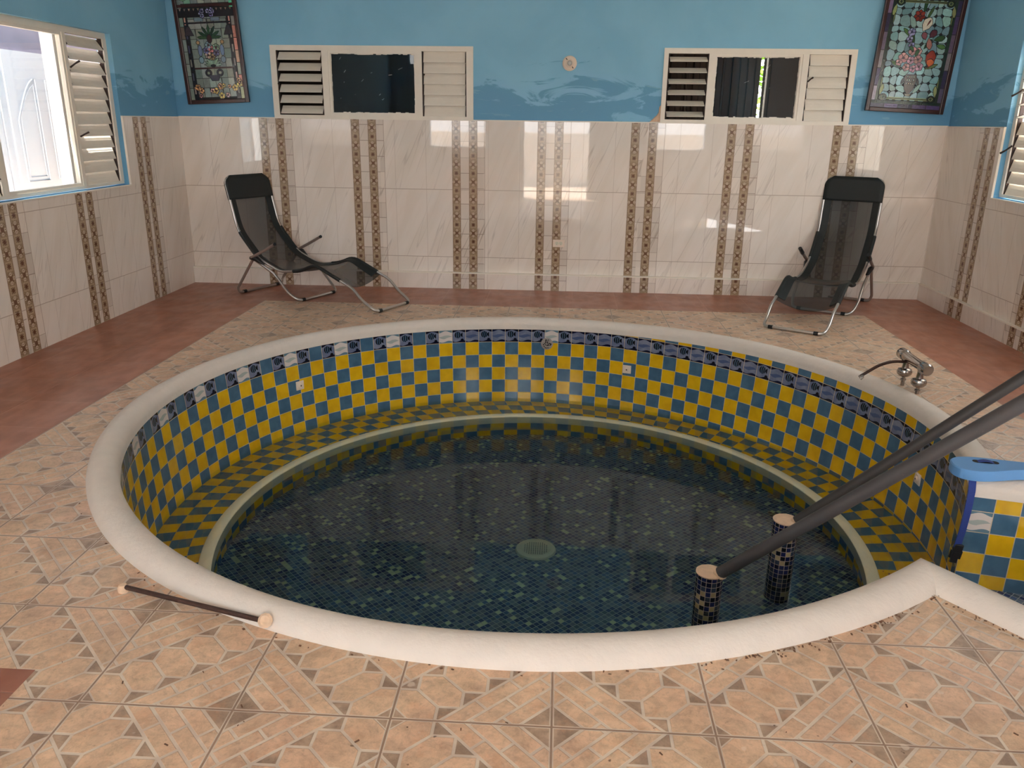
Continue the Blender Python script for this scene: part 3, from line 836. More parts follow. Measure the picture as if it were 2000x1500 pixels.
# u measured from y=LW[0]
def la(k, n): return -0.28 if k < 7 else -(0.34+0.07*(k-7))
w3 = window('window_3', (XL-rev, LW[0], LW[2]+0.01), (0, 1, 0), (-1, 0, 0), LW[1]-LW[0], LW[3]-LW[2]-0.01,
       [('louv', 0.05, 0.60, 12, lambda k, n: -0.42 if k not in (1, 3) else -0.75, []), ('pane', 0.655, 1.555, 0, 0, []), ('louv', 1.595, 2.115, 12, la, [(0.33, 'l', 0.035), (0.78, 'l', 0.05)])])
bm = B(); X0 = XL-rev
for k, (u_, d0, d1, e_) in enumerate(((1.515, 0.05, 0.150, .012), (1.530, 0.05, 0.125, .014), (1.547, 0.05, 0.10, .018), (1.568, 0.05, 0.075, .022))):
    box(bm, (X0-d1, LW[0]+u_, LW[2]+0.03), (X0-d0, LW[0]+u_+e_, LW[3]-0.03))
mk('jamb', bm, M['white2'], w3)
# right window: left->right runs -y ; outwards +x
def ra_(k, n): return -0.24 if k < 6 else -1.25
w4 = window('window_4', (XR+rev, RW[1], RW[2]+0.01), (0, -1, 0), (1, 0, 0), RW[1]-RW[0], RW[3]-RW[2]-0.01,
       [('louv', 0.045, 0.60, 12, ra_, [(0.34, 'l', -0.06), (0.72, 'l', -0.05)]), ('pane', 0.655, 1.555, 0, 0, []), ('louv', 1.60, 2.15, 12, lambda k, n: -0.3, [])])

# ------------------------------------------------------------------ outside
bm = B(); box(bm, (-14, -16, -0.25), (XL-0.2, 16, -0.12)); box(bm, (XR+0.2, -16, -0.25), (14, 16, -0.12)); box(bm, (XL-0.2, -16, -0.25), (XR+0.2, YF-0.2, -0.12))
mk('ground', bm, M['ground'], kind='structure')
# facade across the left passage with a white door
bm = B(); box(bm, (-5.35, 2.0, -0.12), (-5.2, 11.5, 3.0)); o = mk('wall_outside_left', bm, M['lintel'], kind='structure')
bm = B(); box(bm, (-4.75, 1.0, 2.9), (XL-0.3, 11.5, 3.02)); mk('passage_light_block', bm, M['lintel'], kind='structure')  # unseen slab added over the passage to keep daylight off the door
dd = empty('door_1', (0, 0, 0), kind='structure')
DX = -5.2; D0, D1, DZ = 7.62, 8.66, 2.17
bm = B(); box(bm, (DX, D0, -0.1), (DX+0.045, D1, DZ)); mk('door_leaf', bm, M['white2'], dd)
bm = B(); fr_ = 0.02
def moulding(bm, pts, r=0.008):
    tube(bm, [(DX+0.047, y_, z_) for y_, z_ in pts], r, 6, closed=True)
for s0, s1 in ((D0+0.10, D0+0.44), (D1-0.44, D1-0.10)):
    moulding(bm, [(s0, 0.15), (s1, 0.15), (s1, 0.85), (s0, 0.85)]); moulding(bm, [(s0+.04, 0.19), (s1-.04, 0.19), (s1-.04, 0.81), (s0+.04, 0.81)], .005)
for s0, s1, fl in ((D0+0.10, D0+0.44, 1), (D1-0.44, D1-0.10, -1)):
    arcp = []
    for k in range(9):
        a_ = k/8; yy = s0+(s1-s0)*a_; h_ = math.sin(a_*PI/2) if fl > 0 else math.cos(a_*PI/2)
        arcp.append((yy, 1.55+0.38*h_))
    moulding(bm, [(s0, 0.98)] + [(s1, 0.98)] + arcp[::-1]); moulding(bm, [(s0+.04, 1.02)] + [(s1-.04, 1.02)] + [(min(max(y_, s0+.04), s1-.04), z_-.05) for y_, z_ in arcp[::-1]], .005)
mk('door_panel_moulding', bm, M['white2'], dd, smooth=True)
bm = B(); box(bm, (DX, D0-0.09, -0.1), (DX+0.03, D0-0.005, DZ)); box(bm, (DX, D1+0.005, -0.1), (DX+0.03, D1+0.09, DZ)); mk('door_jamb', bm, M['white2'], dd)
bm = B(); box(bm, (DX+0.001, 2.2, -0.1), (DX+0.02, D0-0.1, DZ)); box(bm, (DX+0.001, D1+0.1, -0.1), (DX+0.02, 11.4, DZ)); mk('wall_outside_lower', bm, M['white2'], kind='structure')
# garden wall right and low wall in front
bm = B(); box(bm, (6.3, -4, -0.12), (6.5, 12, 1.7)); mk('wall_outside_right', bm, M['ext'], kind='structure')
bm = B(); box(bm, (-8, -7.2, -0.12), (8, -7.0, 1.3)); mk('wall_outside_front', bm, M['ext'], kind='structure')
# dark store room behind the far wall
bm = B()
Y2 = 11.5
box(bm, (XL-.2, YB+.15, -0.02), (XR+.9, Y2, 0.0)); box(bm, (XL-.2, YB+.15, 2.9), (XR+.9, Y2+.2, 3.0))
box(bm, (XL-.3, YB+.14, 0), (XL-.2, Y2, 3)); box(bm, (XR+.8, YB+.14, 0), (XR+.9, Y2, 3))
box(bm, (XL-.3, Y2, 0), (2.565, Y2+.1, 3)); box(bm, (2.660, Y2, 0), (XR+.9, Y2+.1, 3)); box(bm, (2.565, Y2, 0), (2.660, Y2+.1, 0.9))
mk('wall_store_room', bm, M['room'], kind='structure')
bm = B()
for k in range(30): box(bm, (-0.2+k*0.10, Y2-0.03, 0.0), (-0.2+k*0.10+0.03, Y2-0.005, 2.9))
for k in range(14): box(bm, (0.9+0.06*k, 9.3, 1.0), (0.9+0.06*k+0.02, 9.33, 2.8))
mk('trim_6', bm, M['room'], kind='structure')
bm = B(); box(bm, (-3.30, 9.0, 0), (-3.24, 9.06, 2.9)); mk('trim_7', bm, M['white'], kind='structure')
# foliage seen through the gap
bm = B(); rnd = random.Random(12)
for k in range(1500):
    c = Vector((rnd.uniform(1.9, 3.8), rnd.uniform(13.2, 14.6), rnd.uniform(0.0, 3.6)))
    m3 = Matrix.Translation(c) @ Matrix.Rotation(rnd.uniform(0, 6.28), 4, 'Z') @ Matrix.Rotation(rnd.uniform(-1, 1), 4, 'X')
    l_ = rnd.uniform(.06, .13)
    vs = [bm.verts.new(m3 @ Vector(q)) for q in ((-l_, 0, 0), (0, 0.0, l_*0.42), (l_, 0, 0), (0, 0.0, -l_*0.42))]; bm.faces.new(vs)
tr = empty('garden_bush', (2.8, 13.9, -0.1), label='sunlit yellow-green bush glimpsed through the pane of the right far window', category='bush')
o = mk('foliage', bm, M['leaf'], tr); o.location = (-2.8, -13.9, 0.1)
bm = B(); tube(bm, [(0, 0, 0), (0.03, 0, 1.0), (-0.02, 0.02, 2.6)], 0.05, 8, rad=[.06, .05, .02]); mk('stem', bm, M['rod'], tr)
bm = B(); box(bm, (-6, 11.8, -0.25), (10, 20, -0.12)); mk('ground_behind', bm, M['ground'], kind='structure')

for h in (LW,): portal((XL-0.16, (h[0]+h[1])/2, (h[2]+h[3])/2), (1, 0, 0), h[1]-h[0], h[3]-h[2])
for h in (RW,): portal((XR+0.16, (h[0]+h[1])/2, (h[2]+h[3])/2), (-1, 0, 0), h[1]-h[0], h[3]-h[2])
for h in (FW1, FD, FW2, FV): portal(((h[0]+h[1])/2, YF-0.16, (h[2]+h[3])/2), (0, 1, 0), h[1]-h[0], h[3]-h[2])

# ------------------------------------------------------------------ folding loungers
def lounger(loc, fwd2, rock, lift, w, label, grip=False):
    rz = math.atan2(fwd2[1], fwd2[0])
    root = empty('folding_lounger', (loc[0], loc[1], 0), rz, label=label, category='lounge chair', group='black sling loungers')
    # local x = towards the feet, y = across, z = up
    piv = (-.45, .35)
    def R_(s, z):
        c, s_ = math.cos(rock), math.sin(rock)
        a = piv[0]+c*(s-piv[0])+s_*(z-piv[1])+lift[0]; b = piv[1]-s_*(s-piv[0])+c*(z-piv[1])+lift[1]
        return a, b
    tp, bd, b2, kn, ft = R_(-.815, 1.075), R_(-.70, .607), R_(-.47, .36), R_(.22, .365), R_(.54, .235)
    se1 = R_(-.20, .262); se2 = R_(.06, .295)
    rt_ = 0.0125
    # side rails + top loop + seat rails as one bent tube frame
    pth = []
    def v(a, y): return (a[0], y, a[1])
    L_ = smooth_path([v(ft, -w), v(kn, -w), v(se2, -w), v(se1, -w), v(b2, -w), v(bd, -w), v(tp, -w), v(tp, w), v(bd, w), v(b2, w), v(se1, w), v(se2, w), v(kn, w), v(ft, w)], 0.075, 6)
    bm = B(); tube(bm, L_, rt_, 10); mk('seat_frame', bm, M['alu'], root, smooth=True)
    # foot loop
    fl = [v(ft, -w), (ft[0]+.10, -w, ft[1]-.04), (ft[0]+.19, -w, ft[1]-.13), (.875, -w+.01, .016), (.875, w-.01, .016), (ft[0]+.19, w, ft[1]-.13), (ft[0]+.10, w, ft[1]-.04), v(ft, w)]
    bm = B(); tube(bm, smooth_path(fl, 0.06, 5), rt_, 10); foot = mk('foot_leg', bm, M['alu'], root, smooth=True)
    # base loop: from hub forward-down to the floor bar
    hub = (piv[0]-.05, .36)
    wo = w+0.03
    bl = [(hub[0]+.02, -wo, hub[1]-.01), (-.25, -wo, .245), (-.10, -wo, .085), (.0, -wo+.03, .014), (.0, wo-.03, .014), (-.10, wo, .085), (-.25, wo, .245), (hub[0]+.02, wo, hub[1]-.01)]
    bm = B(); tube(bm, smooth_path(bl, 0.06, 5), rt_, 10); base = mk('base_leg', bm, M['alu'], root, smooth=True)
    rl = [(hub[0], -wo, hub[1]), (-.735, -wo, .06), (-.735, -wo+.02, .014), (-.735, wo-.02, .014), (-.735, wo, .06), (hub[0], wo, hub[1])]
    bm = B(); tube(bm, smooth_path(rl, 0.05, 5), rt_, 10); rear = mk('rear_leg', bm, M['arm'], root, smooth=True)
    for (par, x_, ww) in ((foot, .875, w-.07), (base, 0.0, wo-.09), (rear, -.735, wo-.08)):
        for sg in (-1, 1):
            bm = B(); tube(bm, [(x_, sg*ww-.018, .016), (x_, sg*ww+.018, .016)], 0.0158, 10); mk('foot_cap', bm, M['blk'], par, smooth=True)
    # armrests, hubs
    for sg in (-1, 1):
        bm = B(); tube(bm, [(hub[0]-.01, sg*(wo+.012), hub[1]+.01), (hub[0]+.13, sg*(wo+.012), hub[1]+.075), (hub[0]+.29, sg*(wo+.012), hub[1]+.155)], .0135, 10); ar = mk('armrest', bm, M['arm'], root, smooth=True)
        bm = B(); tube(bm, [(hub[0]+.288, sg*(wo+.012), hub[1]+.154), (hub[0]+.30, sg*(wo+.012), hub[1]+.16)], .0145, 10); mk('end_cap', bm, M['blk'], ar, smooth=True)
        if grip:
            bm = B(); tube(bm, [(hub[0]+.19, sg*(wo+.012), hub[1]+.104), (hub[0]+.20, sg*(wo+.012), hub[1]+.109), (hub[0]+.305, sg*(wo+.012), hub[1]+.163)], .018, 10, rad=[.014, .019, .017]); mk('grip', bm, M['blk'], ar, smooth=True)
        bm = B(); tube(bm, [(hub[0]-.03, sg*(wo+.004), hub[1]+.004), (hub[0]+.05, sg*(wo+.004), hub[1]+.0), (hub[0]+.12, sg*(wo-.006), hub[1]-.045)], .02, 10, rad=[.016, .024, .014]); mk('hinge', bm, M['blk'], root, smooth=True)
    # sling: translucent netting with solid hems
    ctr = smooth_path([v(tp, 0), v(bd, 0), v(b2, 0), v(se1, 0), v(se2, 0), v(kn, 0), v(ft, 0)], 0.09, 5)
    cl = [0.0]
    for a, b in zip(ctr, ctr[1:]): cl.append(cl[-1]+(b-a).length)
    tot = cl[-1]
    def surf(name, y0, y1, s0, s1, mat, th=0.0, nrm=0.0):
        bm = B(); rows = []
        idx = [i for i in range(len(ctr)) if s0*tot-1e-6 <= cl[i] <= s1*tot+1e-6]
        pts_ = [ctr[i].copy() for i in idx]
        for i, p_ in enumerate(pts_):
            a = pts_[max(i-1, 0)]; b = pts_[min(i+1, len(pts_)-1)]; t_ = (b-a).normalized(); nn = Vector((-t_.z, 0, t_.x))
            if nn.z < 0: nn = -nn
            if name == 'headrest' and i == 0: p_ = p_-t_*0.015
            row = []
            for k in range(13):
                y_ = y0+(y1-y0)*k/12; q = y_/w; f_ = cl[idx[i]]/tot; dd_ = cl[idx[i]]
                if name in ('headrest', 'sling') and dd_ < .07: y_ *= (w-.07+math.sqrt(max(0, .07**2-(.07-dd_)**2)))/w
                sag = (0 if name == 'headrest' else 1)*(0.030+0.055*(1 if f_ > 0.78 else 0)*math.sin(min(1, (f_-.78)/.2)*PI/2 if f_ > .78 else 0))*(1-q*q)
                row.append(bm.verts.new(p_+Vector((0, y_, 0))-nn*(sag-nrm)))
            rows.append(row)
        for a, b in zip(rows, rows[1:]):
            for k in range(12): bm.faces.new((a[k], a[k+1], b[k+1], b[k]))
        o = mk(name, bm, mat, root, smooth=True)
        if th:
            md = o.modifiers.new('thickness', 'SOLIDIFY'); md.thickness = th; md.offset = 0
        return o
    # refine the centre line
    fine = []
    for a, b in zip(ctr, ctr[1:]):
        
        n_ = max(3, int((b-a).length/0.02))
        for k in range(n_): fine.append(a+(b-a)*k/n_)
    fine.append(ctr[-1]); ctr[:] = fine; cl[:] = [0.0]
    for a, b in zip(ctr, ctr[1:]): cl.append(cl[-1]+(b-a).length)
    tot = cl[-1]
    surf('sling', -w, w, 0.01, 1.0, M['mesh'])
    for sg in (-1, 1):
        surf('sling_hem', sg*w*0.72, sg*w*1.03, 0.06, 0.98, M['cover'], 0.004, 0.006)
        for (f0, f1) in ((0.27, 0.42), (0.66, 0.985)):
            bm = B()
            pts_ = [ctr[i]+Vector((0, sg*w, 0)) for i in range(len(ctr)) if f0*tot <= cl[i] <= f1*tot]
            tube(bm, pts_, rt_+.004, 10)
            mk('hem_sleeve', bm, M['cover'], root, smooth=True)
    surf('headrest', -w*1.04, w*1.04, 0.0, 0.115, M['cover'], 0.026, 0.0)
    return root
lounger((-2.25, 7.32), (.903, -.431), 0.0, (0, 0), 0.262, 'black sling lounger turned side-on near the left corner, foot end pointing right')
lounger((2.351, 7.209), (-.508, -.861), 0.078, (0.056, 0.032), 0.252, 'black sling lounger facing the pool in front of the right corner, foot end forward', True)

# ------------------------------------------------------------------ handrails rising out of the pool
def handrail(name, px_, py_, ztop, rp_, rr_, end, mat, label, tint):
    root = empty(name, (px_, py_, ZF), label=label, category='handrail', group='handrails beside the pool steps')
    bm = B(); uvl = bm.loops.layers.uv.new('UVMap'); n_ = 32; h_ = ztop-ZF; rows = 12
    g = [[bm.verts.new((rp_*math.cos(2*PI*k/n_), rp_*math.sin(2*PI*k/n_), h_*j/rows)) for k in range(n_)] for j in range(rows+1)]
    cols = round(2*PI*rp_/0.0262)
    for j in range(rows):
        for k in range(n_):
            f = bm.faces.new((g[j][k], g[j][(k+1) % n_], g[j+1][(k+1) % n_], g[j+1][k])); f.smooth = True
            for l, (jj, kk) in zip(f.loops, ((j, k), (j, k+1), (j+1, k+1), (j+1, k))): l[uvl].uv = (kk/n_*cols, (h_*jj/rows-h_)/0.0262)
    post = mk('post', bm, M['post'], root, norm=False)
    bm = B(); lathe(bm, [(rp_+0.001, h_-0.006), (rp_+0.002, h_), (rp_*0.85, h_+0.004), (rp_*0.4, h_+0.006), (0, h_+0.005)], 28)
    mk('post_cap', bm, M['mort'], post, smooth=True)
    a = Vector((0.045, -0.022, h_+rr_*0.25)); b = Vector(end)-Vector((px_, py_, ZF)); b2 = b+(b-a)*0.35
    fall = Vector((b2.x+0.10, b2.y-0.07, b2.z-0.12)); low = Vector((fall.x, fall.y, 0.8))
    bm = B(); tube(bm, smooth_path([a, b, b2, fall, low], 0.10, 6), rr_, 20); mk('rail', bm, mat, root, smooth=True)
    bm = B(); rnd = random.Random(int(px_*100))
    m3 = Matrix.Translation((0.042, -0.02, h_+0.002)); lathe(bm, [(rr_*1.15, -0.012), (rr_*1.0, 0.006), (rr_*0.55, 0.012), (0, 0.012)], 14, m3); mk('mortar_joint', bm, M['mort'], post, smooth=True)
    return root
handrail('handrail', 0.775, 3.475, -0.465, 0.065, 0.0305, (1.747, 2.941, 0.624), M['rail'], 'thicker grey pipe handrail on the nearer mosaic post in the pool', 0)
handrail('handrail', 1.215, 3.82, -0.345, 0.065, 0.0255, (2.035, 3.47, 0.565), M['rail2'], 'thinner dark pipe handrail on the farther mosaic post in the pool', 1)

# ------------------------------------------------------------------ tap on the far right of the coping
fa = empty('tap_mixer', (2.245, 4.99, 0), label='chrome bath mixer tap standing on the tiles just outside the pool rim', category='tap')
def leg(y_):
    bm = B(); lathe(bm, [(0.012, 0.0), (0.012, 0.035), (0.018, 0.038), (0.018, 0.046), (0.011, 0.048), (0.011, 0.06), (0.03, 0.065), (0.044, 0.08), (0.047, 0.096), (0.040, 0.112), (0.022, 0.118), (0.018, 0.15), (0.018, 0.18)], 24, Matrix.Translation((0, y_, 0)))
    return bm
for y_ in (-0.11, 0.11): mk('inlet', leg(y_), M['chrome'], fa, smooth=True)
bm = B(); mm = Matrix.Translation((0, 0, 0.195)) @ Matrix.Rotation(PI/2, 4, 'X')
lathe(bm, [(0, -0.20), (0.030, -0.20), (0.036, -0.192), (0.036, -0.135), (0.031, -0.13), (0.029, 0.125), (0.031, 0.13), (0.037, 0.135), (0.037, 0.195), (0.030, 0.205), (0, 0.205)], 28, mm)
body = mk('tap_body', bm, M['chrome'], fa, smooth=True)
bm = B()
for k in range(8):
    a = 2*PI*k/8; box(bm, (0.034*math.cos(a)-.004, -0.19, 0.195+0.034*math.sin(a)-.004), (0.034*math.cos(a)+.004, -0.14, 0.195+0.034*math.sin(a)+.004))
mk('tap_knob', bm, M['chrome'], body)
bm = B(); tube(bm, smooth_path([(0.0, 0.09, 0.165), (-0.10, 0.07, 0.172), (-0.19, 0.05, 0.15), (-0.31, 0.01, 0.085)], 0.06, 6), 0.0095, 12); mk('spout', bm, M['rod'], fa, smooth=True)
bm = B(); lathe(bm, [(0, -0.002), (0.016, 0.0), (0.014, 0.02), (0.009, 0.026)], 14, Matrix.Translation((-0.315, 0.008, 0.072)) @ Matrix.Rotation(0.9, 4, 'Y')); mk('spout_tip', bm, M['chrome'], fa, smooth=True)
bm = B(); lathe(bm, [(0.03, 0.0), (0.026, 0.008), (0.014, 0.014), (0.01, 0.02)], 16, Matrix.Translation((0, -0.11, 0))); mk('pipe_mortar', bm, M['mort'], fa, smooth=True)

# ------------------------------------------------------------------ swim belt
fb = empty('swim_belt', (2.095, 3.570, 0.058), label='light blue foam swim belt on the pool rim, dark blue strap hanging down', category='swim belt')
out_ = [(-0.235, 0.0), (-0.225, 0.05), (-0.18, 0.088), (-0.10, 0.10), (0.0, 0.088), (0.10, 0.078), (0.20, 0.085), (0.32, 0.11), (0.45, 0.125), (0.56, 0.10), (0.60, 0.02), (0.56, -0.06), (0.45, -0.09), (0.32, -0.06), (0.22, -0.035), (0.12, -0.03), (0.03, -0.055), (-0.06, -0.105), (-0.14, -0.13), (-0.205, -0.115), (-0.235, -0.06)]
out_ = [(a, b*0.80-0.01) for a, b in out_]
# smooth the outline (Chaikin)
for _ in range(3):
    o2 = []
    for i in range(len(out_)):
        a, b = out_[i], out_[(i+1) % len(out_)]; o2 += [(a[0]*.75+b[0]*.25, a[1]*.75+b[1]*.25), (a[0]*.25+b[0]*.75, a[1]*.25+b[1]*.75)]
    out_ = o2
rot = Matrix.Rotation(math.radians(-8), 4, 'Z')
bm = B()
N_ = len(out_); cxy = (sum(p[0] for p in out_)/N_, sum(p[1] for p in out_)/N_)
lv = []
for sc, z in ((0.985, 0.0), (1.0, 0.004), (1.0, 0.045), (0.985, 0.05)):
    lv.append([bm.verts.new(rot @ Vector((cxy[0]+(p[0]-cxy[0])*sc, cxy[1]+(p[1]-cxy[1])*sc, z))) for p in out_])
for a, b in zip(lv, lv[1:]):
    for k in range(N_): bm.faces.new((a[k], a[(k+1) % N_], b[(k+1) % N_], b[k]))
bm.faces.new(list(reversed(lv[0]))); bm.faces.new(lv[-1])
mk('foam_float', bm, M['foam'], fb, smooth=True)
def hole(cx_, cy_, l_):
    bm = B(); pts = []
    for k in range(20):
        a = 2*PI*k/20; pts.append((cx_+(l_/2-0.018)*(1 if math.cos(a) > 0 else -1)+0.018*math.cos(a), cy_+0.018*math.sin(a)))
    poly_prism(bm, pts, 0.0495, 0.0508, rot); mk('strap_slot', bm, M['hole'], fb)
    bm = B(); vs = []
    for k in range(9):
        t = k/8; x_ = cx_-l_*0.30+l_*0.60*t; vs.append((x_, 0.0508+0.007*math.sin(PI*t)))
    ra = [[bm.verts.new(rot @ Vector((x_, cy_+s*0.014, z_))) for s in (-1, 1)] for x_, z_ in vs]
    for a, b in zip(ra, ra[1:]): bm.faces.new((a[0], a[1], b[1], b[0]))
    o = mk('strap_loop', bm, M['strap'], fb); md = o.modifiers.new('t', 'SOLIDIFY'); md.thickness = 0.002
hole(-0.075, 0.015, 0.115); hole(0.28, 0.03, 0.10)
bm = B(); sp_ = [(-0.165, -0.070, -0.002), (-0.172, -0.095, -0.05), (-0.180, -0.110, -0.14), (-0.190, -0.118, -0.24), (-0.200, -0.12, -0.32)]
ra = []
for i, q in enumerate(sp_):
    ra.append([bm.verts.new(Vector(q)+Vector((s*0.019, s*0.006, 0))) for s in (-1, 1)])
for a, b in zip(ra, ra[1:]): bm.faces.new((a[0], a[1], b[1], b[0]))
o = mk('hanging_strap', bm, M['strap'], fb); md = o.modifiers.new('t', 'SOLIDIFY'); md.thickness = 0.003
bm = B(); bk = Matrix.Translation((-0.203, -0.12, -0.37)) @ Matrix.Rotation(0.15, 4, 'Y')
box(bm, (-0.022, -0.007, 0.02), (0.022, 0.007, 0.062), bk, 0.004); box(bm, (-0.017, -0.005, -0.035), (0.017, 0.005, 0.024), bk, 0.004)
for s in (-1, 1): box(bm, (s*0.022-0.005, -0.005, -0.012), (s*0.022+0.005, 0.005, 0.03), bk, 0.003)
mk('buckle', bm, M['blk'], fb)

# ------------------------------------------------------------------ rod on the floor, socket, lamp holder
ro = empty('metal_rod', (-1.22, 2.30, 0), label='thin brown metal rod lying on the floor along the near left pool rim', category='rod')
bm = B(); a, b = Vector((-0.272, 0.088, 0.018)), Vector((0.285, -0.086, 0.030)); tube(bm, [a, b], 0.0085, 10); mk('bar', bm, M['rod'], ro, smooth=True)
bm = B(); lathe(bm, [(0.020, 0), (0.020, 0.014), (0.013, 0.026), (0, 0.028)], 9, Matrix.Translation((-0.285, 0.092, 0))); mk('mortar_dab', bm, M['mort'], ro, smooth=True)
bm = B(); lathe(bm, [(0, -0.014), (0.022, -0.008), (0.025, 0.004), (0.016, 0.010), (0.006, 0.008), (0, 0.002)], 11, Matrix.Translation((0.294, -0.088, 0.032)) @ Matrix.Rotation(0.9, 4, 'X')); mk('mortar_dab', bm, M['mort'], ro, smooth=True)

ou = empty('power_socket', (-0.010, YB-0.001, 0.465), label='white double power socket low on the tiled far wall', category='socket')
bm = B(); box(bm, (-0.058, -0.007, -0.036), (0.058, 0.0, 0.036), None, 0.003); mk('faceplate', bm, M['plast'], ou)
for s in (-1, 1):
    bm = B(); lathe(bm, [(0.0185, 0), (0.0185, 0.002), (0.0, 0.002)], 20, Matrix.Translation((s*0.019, -0.0068, 0)) @ Matrix.Rotation(PI/2, 4, 'X')); oo = mk('outlet', bm, M['drain'], ou)
    bm = B()
    for (x_, z_, a_, b_) in ((-.006, .005, .002, .007), (.006, .005, .002, .006), (0, -.008, .004, .004)): box(bm, (s*0.019+x_-a_/2, -0.0096, z_-b_/2), (s*0.019+x_+a_/2, -0.0088, z_+b_/2))
    mk('outlet_slot', bm, M['hole'], oo)
lh = empty('lamp_holder', (0.040, YB+0.011, 2.108), label='round white lamp holder on the blue far wall between the two windows', category='light fitting')
bm = B(); lathe(bm, [(0.066, 0), (0.066, 0.010), (0.058, 0.018), (0.038, 0.020), (0.034, 0.034), (0.028, 0.036), (0.026, 0.026), (0, 0.026)], 32, Matrix.Rotation(PI/2, 4, 'X')); mk('rose', bm, M['plast'], lh, smooth=True)
bm = B(); lathe(bm, [(0.022, 0.024), (0.022, 0.04), (0.014, 0.05), (0, 0.052)], 20, Matrix.Rotation(PI/2, 4, 'X')); mk('bulb', bm, M['bulb'], lh, smooth=True)
for sg in (-1, 1):
    bm = B(); box(bm, (-0.010, -0.021, -0.0035), (0.010, -0.018, 0.0035), Matrix.Rotation(0.9, 4, 'Y') @ Matrix.Translation((sg*0.046, 0, 0))); mk('screw_slot', bm, M['clip'], lh)

# dry crumbs and leaf bits gathered along the foot of the rim
bm = B(); rnd = random.Random(21)
for k in range(105):
    t = math.radians(rnd.choice((rnd.uniform(-75, -46), rnd.uniform(-75, -46), rnd.uniform(-150, -46)))); d_ = 0.146+abs(rnd.gauss(0, 0.014))
    p_ = pp(t, d_); m3 = Matrix.Translation((p_[0], p_[1], 0.002)) @ Matrix.Rotation(rnd.uniform(0, 6.28), 4, 'Z') @ Matrix.Rotation(rnd.uniform(-.5, .5), 4, 'X')
    l_ = rnd.uniform(.0015, .005); w_ = l_*rnd.uniform(.3, .8); box(bm, (-l_, -w_, -0.0008), (l_, w_, 0.0012), m3)
for k in range(45):
    p_ = A+dn*rnd.uniform(-.05, .7); n_ = Vector((-0.8, -0.6))*(0.146+abs(rnd.gauss(0, 0.012))); m3 = Matrix.Translation((p_.x+n_.x, p_.y+n_.y, 0.002)) @ Matrix.Rotation(rnd.uniform(0, 6.28), 4, 'Z')
    l_ = rnd.uniform(.0015, .005); box(bm, (-l_, -l_*.5, -0.0008), (l_, l_*.5, 0.0012), m3)
for k in range(40):
    x_, y_ = rnd.uniform(-1.5, 1.7), rnd.uniform(1.3, 2.0); m3 = Matrix.Translation((x_, y_, 0.002)) @ Matrix.Rotation(rnd.uniform(0, 6.28), 4, 'Z')
    l_ = rnd.uniform(.002, .007); box(bm, (-l_, -l_*.3, -0.0008), (l_, l_*.3, 0.0012), m3)
mk('dry_crumbs', bm, M['crumb'], label='small dry leaf crumbs scattered on the floor tiles along the near pool rim', category='debris', kind='stuff')

# ------------------------------------------------------------------ stained glass panels
def panel(name, cx_, zb, W_, H_, tilt, lean, label, draw):
    root = empty(name, (cx_, YB-0.006, zb), label=label, category='stained glass panel')
    mt = Matrix.Rotation(tilt, 4, 'Y') @ Matrix.Rotation(lean, 4, 'X')
    fw = 0.036
    bm = B()
    for a, b in (((-W_/2, -0.035, 0), (-W_/2+fw, 0, H_)), ((W_/2-fw, -0.035, 0), (W_/2, 0, H_)), ((-W_/2+fw, -0.035, 0), (W_/2-fw, 0, fw)), ((-W_/2+fw, -0.035, H_-fw), (W_/2-fw, 0, H_))):
        box(bm, a, b, mt, 0.006)
    mk('frame', bm, M['frame'], root)
    bm = B(); box(bm, (-W_/2+fw, -0.017, fw), (W_/2-fw, -0.012, H_-fw), mt); mk('leading', bm, M['lead'], root)
    bm = B(); cl_ = bm.loops.layers.color.new('Col')
    def piece(pts, col, layer=0):
        # shrink slightly so that leading shows between pieces
        c0 = Vector((sum(p[0] for p in pts)/len(pts), sum(p[1] for p in pts)/len(pts)))
        y_ = -0.018-0.0006*layer
        vs = []
        for p in pts:
            d = Vector(p)-c0; l = d.length; d2 = d*max(0.0, (l-0.0028)/l) if l > 1e-6 else d
            q = c0+d2
            q.x = max(-W_/2+fw+.001, min(W_/2-fw-.001, q.x)); q.y = max(fw+.001, min(H_-fw-.001, q.y))
            vs.append(bm.verts.new(mt @ Vector((q.x, y_, q.y))))
        try: f = bm.faces.new(vs)
        except ValueError: return
        fv_ = random.uniform(.85, 1.12); col = tuple(min(1, c/255*fv_*random.uniform(.97, 1.03)) for c in col)
        for l in f.loops: l[cl_] = (*col, 1)
    def black(pts, layer):
        c0 = Vector((sum(p[0] for p in pts)/len(pts), sum(p[1] for p in pts)/len(pts)))
        vs = []
        for p in pts:
            d = Vector(p)-c0; q = c0+d*((d.length+0.0022)/max(d.length, 1e-6)); vs.append(bm.verts.new(mt @ Vector((q.x, -0.018-0.0006*layer+0.0003, q.y))))
        try: f = bm.faces.new(vs)
        except ValueError: return
        for l in f.loops: l[cl_] = (0.09, 0.09, 0.10, 1)
    def over(pts, col, layer): black(pts, layer); piece(pts, col, layer)
    draw(piece, over, W_, H_, fw)
    mk('glass', bm, M['glassart'], root, norm=False)
    return root
def ell(cx_, cy_, a, b, ang=0, n=12):
    c, s = math.cos(ang), math.sin(ang)
    return [(cx_+a*math.cos(2*PI*k/n)*c-b*math.sin(2*PI*k/n)*s, cy_+a*math.cos(2*PI*k/n)*s+b*math.sin(2*PI*k/n)*c) for k in range(n)]
def petal(cx_, cy_, l, wd, ang):
    c, s = math.cos(ang), math.sin(ang)
    return [(cx_+x*c-y*s, cy_+x*s+y*c) for x, y in ((0, 0), (l*.35, wd*.42), (l*.7, wd*.5), (l*.95, wd*.2), (l, 0), (l*.95, -wd*.2), (l*.7, -wd*.5), (l*.35, -wd*.42))]
